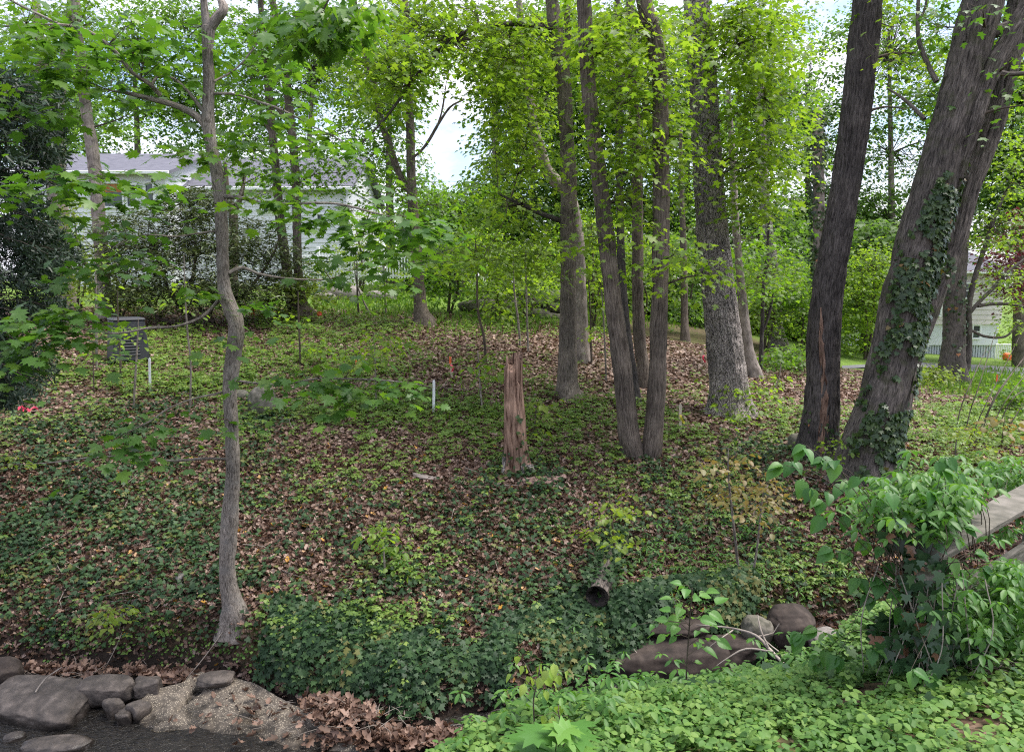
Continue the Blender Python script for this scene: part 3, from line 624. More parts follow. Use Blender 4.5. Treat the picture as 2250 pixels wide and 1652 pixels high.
T16 = [[(1905,1040,140),(1905,1000,120),(1922,930,104),(1945,860,98),(1970,742,94),(1990,640,92),(2018,534,88),(2052,416,84),(2080,300,82),(2110,200,78),(2135,100,80),(2160,0,80),(2190,-150,62),(2230,-400,40)],
 [(1950,960,70),(1990,800,56,.4),(2040,660,56,.5),(2085,540,56,.5),(2122,416,54,.5),(2152,340,54,.5),(2178,270,52,.5),(2212,139,50,.5),(2240,20,48,.6),(2270,-150,36,.7)],
 [(2104,392,22,-.1),(2120,340,26,-.15),(2142,270,30,-.2),(2163,200,32,-.2),(2186,140,38,-.2),(2215,90,34,-.2),(2250,20,28,-.2),(2290,-60,22,-.2)]]
r16, d16, w16 = mk_tree('leaning_maple', 'huge double trunk leaning right with ivy climbing its front', T16, 'bark_lean',
 [(2060,60,60,70,14,.6),(2150,-100,120,70,25,0),(2090,170,50,50,8,1),(2230,130,30,60,8,-.6),(2260,230,30,50,7,-.6),(2160,25,60,14,6,-.8)], 'leaf_near', seed=81, sides=128, flare=4, fh=.25, rough=.020, step=.035, lumps=.10, base=(1900,1040), n=8, size=.11,
 branches=[[(2165,70,30,-.1),(2200,66,30,-.1),(2240,48,26,-.1),(2290,20,22,-.1)],[(2192,160,14,-.2),(2215,163,11,-.2),(2250,162,10,-.2),(2300,160,8,-.2)],
  [(2058,180,12),(2038,140,11,.1),(2020,95,10,.1),(2016,50,9,.1),(2018,0,8,.1),(2022,-60,6,.1)],[(2018,50,6,.1),(2032,20,5,.1),(2040,-30,4,.1)],[(2032,262,9),(2005,235,8,.2),(1975,210,6,.3),(1950,195,4,.4)]])
def sel16(px, py, a, p):
    cx = np.interp(py, [330,420,534,640,742,860,930,1040], [2130,2092,2058,2030,2012,1980,1955,1925])
    wd_ = np.interp(py, [330,420,534,742,860,960,1040], [20,46,68,82,84,84,74])
    return (np.abs(px - cx) < wd_ * (1 + .5 * fbm(p, 3, 2, 4))) & (fbm(p, 2.2, 2, 9) + .6 * fbm(p, 7, 2, 10) > -.16) & (py > 330)
trunk_ivy(r16, w16[0], sel16, 9500, .085, facing=(-math.pi / 2 + .2, .8), out=.05, spread=1.08)
trunk_ivy(r16, w16[1], lambda px, py, a, p: (py > 560) & (fbm(p, 3, 2, 4) > .05), 2500, .075, facing=(-math.pi / 2 - .7, .5), out=.04)
trunk_ivy(r15, w15[0], lambda px, py, a, p: (py > 900) & (fbm(p, 3, 2, 4) > .12), 1500, .07, facing=(-math.pi / 2, .8), out=.03)
# dark tree on the lawn edge, with vine stem
r17, d17, w17 = mk_tree('dark_tree', 'wide dark trunk standing at the lawn edge in front of the pink and white house',
 [[(2093,838,62),(2092,800,54),(2096,742,46),(2098,640,44),(2104,534,44),(2112,420,42),(2125,300,36),(2140,200,30),(2150,80,24),(2160,-80,16)],
  [(2108,838,18),(2124,800,16),(2129,740,13),(2129,673,12),(2142,610,11),(2160,555,10),(2185,480,8),(2210,420,5)]],
 'bark_lean', [(2190,500,70,50,26),(2230,380,60,70,26),(2220,620,50,40,14),(2190,270,60,60,24),(2240,700,50,40,10),(2230,130,60,60,16)], 'leaf_bright', seed=91, base=(2095,842), n=12, size=.12,
 branches=[[(2129,690,8),(2150,665,9),(2185,630,8),(2215,598,7),(2250,570,5)],[(2148,672,9),(2180,668,8),(2215,668,7),(2260,676,5)],[(2133,725,6),(2160,738,6),(2195,742,6),(2215,736,5),(2235,715,4),(2260,690,3)]])
trunk_ivy(r17, w17[0], lambda x, y, a, p: (y < 470) & (fbm(p, .9, 2, 5) > -.25), 3600, .11, out=.25)
trunk_ivy(r17, w17[0], lambda x, y, a, p: (y > 560) & (fbm(p, 1.5, 2, 7) > .25), 1200, .10, out=.1)

# left hand trees
mk_tree('maple_tree', 'pale pinkish grey trunk left of the rhododendron, behind the compost bin',
 [[(232,695,40),(230,650,30),(224,560,28),(217,480,28),(211,400,27),(200,310,26),(190,250,24),(180,150,22),(170,60,19),(160,-100,13)]],
 'bark_pale', [(180,60,110,80,36),(120,160,90,60,24),(260,130,80,60,18),(60,60,80,70,26),(300,240,60,60,12),(220,-60,200,50,24)], 'leaf_mid', seed=101, base=(232,700), n=12, size=.12)
mk_tree('beech_tree', 'broad grey trunk that forks high up behind the dark evergreen at far left',
 [[(138,640,50),(133,560,42),(127,450,40),(121,350,42),(116,290,46),(112,265,42)],[(112,285,26),(98,215,24),(90,130,22),(80,20,18),(70,-120,12)],[(122,285,26),(130,210,24),(140,150,22),(152,60,18),(165,-100,12)]],
 'bark_pale', [(60,160,90,80,36),(150,40,100,70,30),(30,260,70,60,22),(100,300,80,40,16),(20,60,60,80,20),(170,260,60,50,12)], 'leaf_far', seed=103, base=(140,690), d=24, n=13, size=.13, rad=.5)
mk_tree('maple_tree', 'left one of two close trunks before the grey roofed house',
 [[(650,690,26),(638,650,22),(627,570,22),(616,490,20),(610,420,18),(602,330,17),(594,250,17),(588,170,16),(576,60,14),(570,-80,9)],[(598,300,8),(575,250,7),(560,200,6),(545,150,5)]],
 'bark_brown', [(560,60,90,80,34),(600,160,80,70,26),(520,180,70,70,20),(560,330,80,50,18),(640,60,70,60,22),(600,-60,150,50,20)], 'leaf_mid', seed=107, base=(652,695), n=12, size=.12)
mk_tree('maple_tree', 'right one of two close trunks before the grey roofed house',
 [[(668,692,40),(661,665,26),(655,600,19),(652,500,19),(651,420,18),(645,330,18),(636,240,18),(624,140,17),(612,60,15),(598,0,13),(580,-120,9)],[(640,270,8),(618,250,8),(600,225,6),(585,200,5)]],
 'bark_brown', [(680,60,80,70,30),(720,180,70,70,24),(700,330,70,50,20),(760,120,70,80,24),(740,380,70,40,18),(650,400,60,40,14),(660,-60,120,50,16),(810,280,60,60,16)], 'leaf_mid', seed=109, base=(670,697), n=12, size=.12, flare=3, fh=.4)
mk_tree('maple_tree', 'brown trunk splitting into a wide V at half height, right of the lawn boulders',
 [[(932,708,44),(925,680,30),(918,600,25),(911,500,24),(905,420,22),(903,370,20),(902,300,19),(898,200,17),(896,100,15),(890,0,12),(880,-120,8)],
  [(905,425,16),(885,400,16),(868,360,16),(852,310,15),(836,262,14),(826,200,12),(808,140,11),(792,80,10),(780,0,8)],[(905,350,6),(935,320,6),(965,270,6),(990,235,5),(1020,218,4)],[(962,275,4),(972,240,4),(978,200,3),(985,160,2)]],
 'bark_brown', [(860,240,90,70,30),(930,170,80,80,30),(820,340,80,60,22),(940,350,50,60,14),(860,440,90,50,22),(960,450,70,50,16),(900,60,100,70,34),(780,200,70,60,20),(1000,120,60,60,16),(960,560,70,50,16),(850,620,80,40,16),(890,-60,150,50,20)], 'leaf_mid', seed=113, base=(932,712), n=12, size=.12, flare=4, fh=.4)
mk_tree('dark_tree', 'short dark stem rising behind the rhododendron right of the slender maple',
 [[(512,690,20),(513,600,20),(514,520,19),(512,460,20)],[(512,470,12),(500,420,10),(495,360,8)],[(514,470,12),(530,430,10),(538,380,7)]],
 'bark_brown', [(500,330,60,50,14),(560,400,50,40,12)], 'leaf_mid', seed=127, d=26, n=12, size=.12)
# overhanging spray of dark leaves, top left of the middle: a branch tip of a tree overhead
rt = thing('overhanging_branch', 'leafy dark green branch hanging into the top of the view right of the slender maple', 'branch', P(700, -60, 6.2))
mbt = MB(); wd = [tube(mbt, trace3d([(760,-220,16),(740,-60,10),(715,10,8),(690,60,5),(672,95,3)], 6.2), 8, .08)]; mbt.build('stem', M['twig'], rt)
make_crown(rt, wd, [(690,35,60,40,20,0,.4),(740,60,45,40,8,.2,.3),(650,70,35,40,7,0,.3),(790,20,40,30,6,.1,.3)], 6.2, 'leaf_near', tpl='maple', size=.12, n=10, rad=.22, limb_r=.006, twig_r=.003, use_holes=False, droop=.8, name='foliage', mult=1)

# far woodland: each tree with its own trunk and crown
far_trees = [
 ('tall pale green tree filling the gap right of the blue sky patch', 1090, 38, [(1130,300,110,210,85),(1080,480,90,100,45),(1180,120,110,130,50)], 'leaf_far'),
 ('broad light green tree behind the tree with the dead branch', 1220, 42, [(1240,220,110,230,80),(1230,480,110,110,50)], 'leaf_far'),
 ('tall light green tree filling the background behind the twin maple', 1400, 40, [(1390,180,120,200,80),(1390,460,130,110,60)], 'leaf_far'),
 ('tall bright tree in the background just left of the plated trunk', 1510, 44, [(1500,250,80,230,60),(1500,520,90,90,40)], 'leaf_far'),
 ('light green tree in the background just right of the plated trunk', 1680, 40, [(1670,280,110,220,70),(1680,530,110,80,40)], 'leaf_far'),
 ('airy background tree behind the broken ivy clad stem', 1780, 46, [(1770,260,110,250,66),(1790,500,90,90,44)], 'leaf_far'),
 ('airy background tree seen between the dark straight trunk and the leaning trunk', 1960, 46, [(1970,120,150,180,54),(1960,330,110,110,22),(1930,500,120,90,70),(2060,300,60,200,30)], 'leaf_far'),
 ('yellow green background tree behind the vine hung trunk at the right edge', 2240, 34, [(2220,200,90,200,60),(2220,430,90,110,40)], 'leaf_far'),
 ('pale sunlit tree in the background behind the forked beech', 60, 44, [(60,230,130,200,60),(190,290,90,100,24)], 'leaf_far'),
 ('thin crowned tree standing behind the roof at the left', 300, 48, [(300,130,140,170,60),(420,250,110,90,36),(400,60,110,80,30)], 'leaf_far'),
 ('loose crowned tree behind the grey roof above the two close trunks', 680, 50, [(690,170,130,190,60),(560,200,110,150,46)], 'leaf_far'),
 ('airy tree behind the V shaped trunk, left of the blue sky patch', 860, 46, [(850,200,90,200,44),(950,400,80,90,26),(880,80,120,90,24)], 'leaf_far'),
 ('low feathery tree under the blue sky patch', 1010, 34, [(1000,470,80,90,40),(960,540,90,60,30)], 'leaf_mid'),
 ('pale blue green tree far off below the broken ivy clad stem', 1740, 60, [(1740,480,90,60,30),(1850,470,110,50,30)], 'leaf_far'),
]
far_trees += [
 ('slim grey tree far behind the gap between dead branch tree and twin maple', 1308, 33, [(1310,560,80,80,36),(1330,640,70,40,26)], 'leaf_mid'),
 ('slim tree far behind, just right of the twin maple', 1475, 34, [(1480,590,80,80,36),(1470,670,80,30,24)], 'leaf_far'),
 ('slim far tree on the left of the bent grey trunk', 1205, 36, [(1200,590,90,70,36),(1150,650,80,30,22)], 'leaf_far'),
 ('slender far tree close left of the cracked medium trunk', 1672, 36, [(1650,620,70,70,30),(1700,690,70,30,24)], 'leaf_mid'),
 ('slender far tree just right of the cracked medium trunk', 1745, 37, [(1750,640,60,80,30),(1800,690,50,40,20)], 'leaf_far'),
 ('slender far tree with low boughs hiding the wall of the pink house', 1905, 33, [(1905,590,80,50,40),(1880,660,50,50,24),(1935,530,70,50,26)], 'leaf_far'),
 ('thin far tree standing right behind the V shaped trunk', 952, 36, [(950,520,60,70,22),(930,610,60,40,16)], 'leaf_far'),
]
for i, (lab, px, d, bl, lf) in enumerate(far_trees):
    q = P(px, 700, d); gzz = hz1(q[0], q[1]); xp, yp, _ = proj([q[0], q[1], gzz])
    top = min(b[1] - b[3] * .3 for b in bl)
    tr = [(px, float(yp[0]), 26 * 40 / d), (px + 5 * math.sin(i), (yp[0] + top) / 2, 16 * 40 / d), (px + 14 * math.sin(i * 2), top, 6 * 40 / d)]
    mk_tree('background_tree', lab, [tr], 'bark_grey' if i % 2 else 'bark_pale', bl, lf, d=d, seed=200 + i, sides=8, step=.5, rough=0, flare=0, group='trees of the far woodland',
            tpl='far', size=.24, n=44, rad=1.15, twig_r=.012, limb_r=.04, mult=2.7)
# ------------------------------------------------------------------ rotten snag, log, rocks
def snag():
    d = hit(1130, 1038)[1]
    tr = [(1135,1040,58),(1133,1010,48),(1130,960,46),(1128,900,42),(1127,850,39),(1128,800,37),(1129,775,34)]
    p = trace3d(tr, d, True); b = p[1]
    root = thing('tree_snag', 'upright rotten snag of bare reddish wood with ivy round its foot', 'tree snag', (b[0], b[1], hz1(b[0], b[1])))
    mb = MB(); q = smooth_path(p, .04); n = len(q); sides = 40
    th = np.arange(sides) / sides * 2 * math.pi; s = np.concatenate([[0], np.cumsum(np.linalg.norm(np.diff(q[:, :3], axis=0), axis=1))])
    top = s[-1] + .15 * np.sin(3 * th + 1) * np.cos(2 * th) + .05 * np.sin(9 * th) * np.cos(4 * th) - .10 * (np.cos(th - 4.2) > .6) + .07 * vnoise(np.c_[np.cos(th) * 3, np.sin(th) * 3, 0 * th], 1.5, 4) - .05
    V = []; B = []
    for i in range(n):
        zz = np.minimum(s[i], top); cx = np.interp(zz, s, q[:, 0]); cz = np.interp(zz, s, q[:, 2]); rr = np.interp(zz, s, q[:, 3])
        nn = np.c_[np.cos(th) * .2, np.sin(th) * .2, zz * .12]
        rr = rr * (1 + .10 * np.cos(3 * th + .6) + .06 * np.cos(5 * th)) + .03 * fbm(nn, 14, 4, 3) - .045 * (fbm(nn, 6, 2, 8) > .22) + .10 * np.exp(-zz / .3) * (1 + np.cos(3 * th + .6))
        V.append(np.c_[cx + rr * np.cos(th), q[i, 1] + rr * np.sin(th), cz]); B.append(np.c_[np.cos(th) * .15, np.sin(th) * .15, zz])
    # hollow top
    for k, fr in enumerate((.72, .45)):
        L = V[n - 1]; c = L.mean(0); z = c[2] - .08 - .12 * k
        V.append(np.c_[c[0] + (L[:, 0] - c[0]) * fr, c[1] + (L[:, 1] - c[1]) * fr, np.full(sides, z)]); B.append(B[n - 1] * .7)
    V = np.vstack(V); B = np.vstack(B); m = n + 1
    i = np.arange(m)[:, None] * sides; j = np.arange(sides)[None, :]; j2 = (j + 1) % sides
    f = np.stack([i + j, i + j2, i + sides + j2, i + sides + j], -1).reshape(-1, 4)
    mb.add(V, f, bark=B)
    o = mb.build('rotten_trunk', M['rot'], root)
    # remnant of plated bark at the right foot
    m2 = MB()
    for a0, a1, h0, h1 in ((-1.15, .1, 0, .42), (-2.9, -2.3, .05, .55)):
        vs = []; bs = []; A = np.linspace(a0, a1, 14); H = np.linspace(h0, h1, 14)
        for h in H:
            for a in A:
                rr = np.interp(h, s, q[:, 3]) * (1 + .10 * math.cos(3 * a + .6) + .06 * math.cos(5 * a)) + .03 + .06 * math.exp(-h / .3) * (1 + math.cos(3 * a + .6)) - .04 * max(0, (h - h0) / (h1 - h0) + .35 * math.sin(5 * a) - .75)
                vs.append([np.interp(h, s, q[:, 0]) + rr * math.cos(a), q[0, 1] + rr * math.sin(a), np.interp(h, s, q[:, 2])]); bs.append([math.cos(a) * .15, math.sin(a) * .15, h])
        i = (np.arange(13)[:, None] * 14 + np.arange(13)[None, :]).ravel(); m2.add(vs, np.c_[i, i + 1, i + 15, i + 14], bark=bs)
        m2.build('bark_remnant', M['bark_plate'], root); m2 = MB()
    return root, q
snag_root, snag_q = snag()
trunk_ivy(snag_root, snag_q, lambda x, y, a, p: (y > 985) | ((np.abs(x - 1142) < 7) & (y > 910)), 260, .06, facing=(-math.pi / 2, 1.2), out=.05)

def rock(name, label, c, size, seed, mat, rot=0, flat=1.0, sub=5, angular=.0, group=None, cat='rock'):
    import bmesh
    bm = bmesh.new(); bmesh.ops.create_icosphere(bm, subdivisions=sub, radius=1)
    me = bpy.data.meshes.new(name); bm.to_mesh(me); bm.free()
    v = np.array([x.co[:] for x in me.vertices])
    n = v / np.linalg.norm(v, axis=1)[:, None]
    if angular:
        rr = np.random.RandomState(seed); pl = unit(rr.randn(14, 3)); dd = .68 + .25 * rr.rand(14)
        dots = n @ pl.T; k = np.min(np.where(dots > .05, dd[None] / np.maximum(dots, .05), 9), axis=1); k = np.minimum(k, 1.25)
        r = (1 - angular) + angular * k
    else: r = np.ones(len(v))
    if angular > .75: r = r / (np.abs(n) ** 5).sum(1) ** .2 * .95
    r = r + (.05 if angular > .75 else .12) * fbm(n, 1.3, 3, seed) + .05 * fbm(n, 5, 4, seed + 2) + .018 * fbm(n, 18, 2, seed + 4)
    v = n * r[:, None]; v[:, 2] = np.where(v[:, 2] > 0, v[:, 2] * flat, v[:, 2]); v = np.sign(v) * np.abs(v) ** np.array([.8, .8, .8 if flat == 1 else .5])
    v = v * np.array(size) / 2; ca, sa = math.cos(rot), math.sin(rot)
    v = np.c_[v[:, 0] * ca - v[:, 1] * sa, v[:, 0] * sa + v[:, 1] * ca, v[:, 2]]
    me.vertices.foreach_set('co', v.astype(np.float32).ravel()); me.polygons.foreach_set('use_smooth', np.full(len(me.polygons), True)); me.update(); me.materials.append(M[mat])
    o = bpy.data.objects.new(name, me); COL.objects.link(o); o.location = [float(a) for a in c]
    return tag(o, label, cat, group)
M['rock_wet'] = objmat('wet_stream_rock', [(.04,.034,.030),(.085,.07,.06),(.17,.14,.12)], scale=7, rough=.5, bump=1.0, spec=.4, detail=14, dist=.03)
def wetline(mat, z0, z1):
    n = mat.node_tree; p = next(x for x in n.nodes if x.type == 'BSDF_PRINCIPLED'); src = p.inputs['Base Color'].links[0].from_socket
    g = n.nodes.new('ShaderNodeNewGeometry'); sx = n.nodes.new('ShaderNodeSeparateXYZ'); n.links.new(g.outputs['Position'], sx.inputs[0])
    nz_ = n.nodes.new('ShaderNodeTexNoise'); nz_.inputs['Scale'].default_value = 6; n.links.new(g.outputs['Position'], nz_.inputs['Vector'])
    ad = n.nodes.new('ShaderNodeMath'); ad.operation = 'MULTIPLY_ADD'; ad.inputs[1].default_value = .16; n.links.new(nz_.outputs[0], ad.inputs[0]); n.links.new(sx.outputs[2], ad.inputs[2])
    mr = n.nodes.new('ShaderNodeMapRange'); mr.inputs[1].default_value = z0 + .08; mr.inputs[2].default_value = z1 + .08; mr.inputs[3].default_value = .38; n.links.new(ad.outputs[0], mr.inputs[0])
    mx = n.nodes.new('ShaderNodeMix'); mx.data_type = 'RGBA'; mx.blend_type = 'MULTIPLY'; mx.inputs[0].default_value = 1; n.links.new(src, mx.inputs[6]); n.links.new(mr.outputs[0], mx.inputs[7]); n.links.new(mx.outputs[2], p.inputs['Base Color'])
    rr = n.nodes.new('ShaderNodeMapRange'); rr.inputs[1].default_value = .38; rr.inputs[2].default_value = 1; rr.inputs[3].default_value = .22; rr.inputs[4].default_value = .75; n.links.new(mr.outputs[0], rr.inputs[0]); n.links.new(rr.outputs[0], p.inputs['Roughness'])
wetline(M['rock_wet'], ZW + .02, ZW + .10)
M['rock_dark'] = objmat('dark_stone', [(.018,.014,.012),(.045,.034,.029),(.09,.07,.058)], scale=5, rough=.85, bump=.5)
M['rock_pale'] = objmat('pale_lichen_stone', [(.10,.09,.08),(.20,.18,.165),(.31,.285,.265)], scale=7, rough=.9, bump=.6)
M['rock_moss'] = objmat('mossy_stone', [(.05,.055,.035),(.13,.12,.095),(.24,.22,.19)], scale=6, rough=.9, bump=.6)
M['slab'] = objmat('pebbled_concrete', [(.06,.05,.04),(.12,.10,.08),(.20,.165,.13)], scale=9, rough=.75, bump=.8, detail=10, speck=((.40,.34,.26), 62, .36, .42))
wetline(M['slab'], ZW + .0, ZW + .05)
def wp(px, py, z): return onplane(px, py, z)
rock('flat_rock', 'wide flat wet boulder at the bottom left corner, partly under water', wp(92, 1552, ZW + .0), (1.3, .8, .44), 3, 'rock_wet', -.22, .8, angular=.6)
rock('oval_rock', 'smooth oval dark boulder lying above the wide flat one', wp(230, 1517, ZW + .13), (.64, .34, .27), 8, 'rock_wet', .12, .95, angular=.35)
rock('small_rock', 'small brown stone wedged between the oval boulder and the pebbled slab', wp(322, 1510, ZW + .12), (.30, .22, .2), 14, 'rock_wet', .3, angular=.9)
rock('small_rock', 'angular dark stone leaning over in the gap below the oval boulder', wp(252, 1562, ZW + .04), (.18, .16, .24), 19, 'rock_wet', .8, angular=.9)
rock('small_rock', 'small wedge shaped wet stone at the water edge beside the slab corner', wp(276, 1578, ZW + .02), (.19, .16, .17), 23, 'rock_wet', .2, angular=.9)
rock('small_rock', 'squarish brown stone under the left tip of the pebbled slab', wp(303, 1562, ZW + .05), (.22, .2, .2), 29, 'rock_wet', 1.2, angular=.8)
rock('flat_rock', 'long low pinkish stone poking out of the water at the very bottom left', wp(125, 1640, ZW + .0), (.66, .26, .16), 31, 'rock_wet', .05, .8)
rock('small_rock', 'flat grey stone half buried in the bank above the pebbled slab', wp(475, 1490, ZW + .14), (.40, .26, .12), 37, 'rock_wet', .1, angular=.3)
rock('small_rock', 'tiny wet pebble just breaking the water at the left edge', wp(30, 1622, ZW + .0), (.2, .13, .12), 41, 'rock_wet', .4)
rock('dark_rock', 'dark stone under the eroded bank at the left edge', wp(5, 1480, ZW + .12), (.4, .4, .34), 43, 'rock_dark', .4, angular=.4)
# pebbled concrete apron
up = [(278,1562),(306,1538),(338,1512),(402,1498),(430,1474),(505,1486),(556,1498),(622,1536),(660,1556),(726,1594),(800,1610),(880,1622)]
lo = [(285,1570),(310,1592),(345,1612),(390,1604),(440,1610),(500,1624),(560,1638),(620,1648),(680,1654),(740,1656),(820,1654),(900,1648)]
mb = MB(); NU, NV = 90, 26; V = []
for i in range(NU):
    t = i / (NU - 1) * 11; k = min(int(t), 10); fr = t - k
    a = np.array(up[k]) * (1 - fr) + np.array(up[k + 1]) * fr; b = np.array(lo[k]) * (1 - fr) + np.array(lo[k + 1]) * fr
    for j in range(NV):
        f = j / (NV - 1); pp = a * (1 - f) + b * f; z = ZW + .11 * (1 - f) + .03 * math.sin(i * .35) * f * (1 - f) * 2 - .010
        q = onplane(pp[0], pp[1], z); V.append(q)
V = np.array(V); V[:, 2] += .025 * fbm(V, 3, 4, 2) + .008 * fbm(V, 25, 2, 5)
px_, py_, _ = proj(V)
for (x0, y0, x1, y1) in ((445,1500,370,1580),(440,1510,350,1545),(330,1600,460,1500)):
    tt = np.clip(((px_ - x0) * (x1 - x0) + (py_ - y0) * (y1 - y0)) / ((x1 - x0) ** 2 + (y1 - y0) ** 2), 0, 1)
    dist = np.hypot(px_ - x0 - tt * (x1 - x0), py_ - y0 - tt * (y1 - y0)) + 3 * vnoise(V, 9, 3); V[:, 2] -= .035 * (dist < 3)
i = (np.arange(NU - 1)[:, None] * NV + np.arange(NV - 1)[None, :]).ravel()
nb = len(V); Vb = V.copy(); Vb[:, 2] = ZW - .2
F1 = np.c_[i, i + 1, i + NV + 1, i + NV][:, ::-1]
rim = [k * NV for k in range(NU)] + [(NU - 1) * NV + k for k in range(1, NV)] + [k * NV + NV - 1 for k in range(NU - 2, -1, -1)] + [k for k in range(NV - 2, 0, -1)]
rim = np.array(rim); r2 = np.roll(rim, -1)
mb.add(np.vstack([V, Vb]), np.vstack([F1, np.c_[rim, r2, r2 + nb, rim + nb]]))
tag(mb.build('concrete_slab', M['slab']), 'cracked pebbly concrete slab sloping down into the stream', 'concrete slab')
# stones of the bank on the right, below the ivy
bank = [
 ('block_stone', 'large dark block of stone set in the bank behind the tall thin sapling', 1470, 1462, -4.30, (1.25, .5, .56), 51, 'rock_dark'),
 ('block_stone', 'flat dark stone on top of the large bank block', 1500, 1375, -3.98, (.75, .4, .24), 53, 'rock_dark'),
 ('block_stone', 'reddish dark stone in the bank behind the dead forked branch', 1610, 1425, -4.15, (.6, .4, .32), 55, 'rock_dark'),
 ('bank_boulder', 'squarish grey boulder left of the big smooth brown one', 1668, 1385, -3.98, (.34, .35, .42), 57, 'rock_moss'),
 ('bank_boulder', 'big smooth dark brown boulder in the bank above the dead forked branch', 1745, 1372, -3.93, (.62, .5, .42), 59, 'rock_dark'),
 ('bank_boulder', 'low pale grey speckled stone right of the big brown boulder', 1830, 1402, -4.0, (.5, .35, .22), 61, 'rock_pale'),
 ('block_stone', 'long low dark stone at the foot of the bank blocks', 1560, 1490, -4.38, (.8, .4, .25), 63, 'rock_dark'),
 ('block_stone', 'small dark stone under the sawn log end', 1385, 1455, -4.25, (.4, .35, .3), 65, 'rock_dark')]
for nm, lab, px, py, z, sz, sd_, mt in bank:
    rock(nm, lab, onplane(px, py, z) + np.array([0, .12, -.08]), sz, sd_, mt, .1, 1, angular=.9 if 'block' in nm else .6)
q = hit(578, 905); rock('mossy_boulder', 'grey mossy boulder with ivy on the slope right of the slender maple', q + np.array([0, 0, .12]), (.55, .5, .72), 67, 'rock_moss', .2, angular=.3)
q = hit(527, 872); rock('small_boulder', 'small dark stone behind the slender maple, left of the mossy boulder', q, (.42, .3, .3), 68, 'rock_moss', .2, angular=.4)
q = hit(752, 657); rock('lawn_boulder', 'big rounded pale boulder on the lawn edge before the picket fence', q + np.array([0, 0, .15]), (1.5, .9, .75), 69, 'rock_pale', .1, angular=.3)
q = hit(715, 660); rock('lawn_boulder', 'low grey boulder just left of the big pale one on the lawn', q + np.array([0, 0, .05]), (.8, .6, .45), 71, 'rock_pale', .1, angular=.3)
q = hit(838, 660); rock('lawn_boulder', 'flat pale boulder behind the thin saplings, right of the big pale one', q + np.array([0, 0, .1]), (1.1, .7, .5), 73, 'rock_pale', .1, angular=.3)
led = [(1080,672,2.2,.5),(1150,690,2.0,.6),(1130,660,2.6,.5),(1200,700,1.6,.5),(1070,700,1.4,.35),(1210,672,1.8,.5),(1235,655,1.6,.5)]
lt = ['left upper', 'middle lower', 'topmost middle', 'right lower', 'lowest left', 'right upper', 'farthest right']
for k, (px, py, wdt, h) in enumerate(led):
    q = P(px, py, 25 + .2 * k); rock('ledge_rock', lt[k] + ' dark rock of the low ledge behind the saplings', q, (wdt, 1.2, h), 80 + k, 'rock_moss', .1 * k - .2, angular=.6, sub=3, group='rocks of the ledge behind the saplings')
q = hit(1750, 1045); rock('slope_stone', 'mossy stone showing at the left foot of the dark straight trunk', hit(1757, 985) + np.array([0, 0, .08]), (.4, .4, .38), 91, 'rock_moss', 0)
rock('slope_stone', 'small pale stone on the leaf litter right of the plated trunk', hit(1770, 935), (.3, .25, .2), 93, 'rock_pale', 0)
rock('slope_stone', 'small tan stone half hidden in the ivy left of the slender maple foot', hit(400, 1275) + np.array([0, 0, .03]), (.16, .12, .12), 94, 'rock_pale', .6, angular=.4)
# fallen log
a = P(1312, 1310, hit(1318, 1345)[1] - .05); b = hit(1352, 1190); b = b + np.array([0, 0, .02])
rt = thing('fallen_log', 'mossy fallen log with a hollow black sawn end poking out of the ivy', 'log', a)
log_a, log_b = a, b; dirv = (b - a) / np.linalg.norm(b - a); rr = .135
mb = MB(); tube(mb, [[*b, rr * .8], [*(a * .5 + b * .5), rr * .95], [*a, rr]], 32, .06, rough=.02, seed=4, lumps=.12, cap=False); mb.build('log', M['bark_lean'], rt)
mb = MB(); th = np.arange(32) / 32 * 2 * math.pi; s1 = np.cross(dirv, [0, 0, 1]); s1 /= np.linalg.norm(s1); s2 = np.cross(s1, dirv)
rings = [(1.02, 0), (.8, .01), (.68, .05), (.45, .16), (.05, .22)]
V = np.vstack([a + dirv * dep + rr * k * ((1 + .12 * np.sin(5 * th + k * 6) * (k < .9))[:, None] * (np.cos(th)[:, None] * s1 + np.sin(th)[:, None] * s2)) for k, dep in rings])
i = np.arange(4)[:, None] * 32; j = np.arange(32)[None, :]; j2 = (j + 1) % 32
mb.add(V, np.stack([i + j, i + 32 + j, i + 32 + j2, i + j2], -1).reshape(-1, 4), bark=V * 1.0)
M['black_end'] = objmat('hollow_black_wood', [(.012,.010,.010),(.04,.032,.028),(.22,.17,.14)], [.3,.6,.75], scale=22, rough=.8, bump=.8)  # near-black mottled colour over the whole hollowed log end
mb.build('hollow_end', M['black_end'], rt)
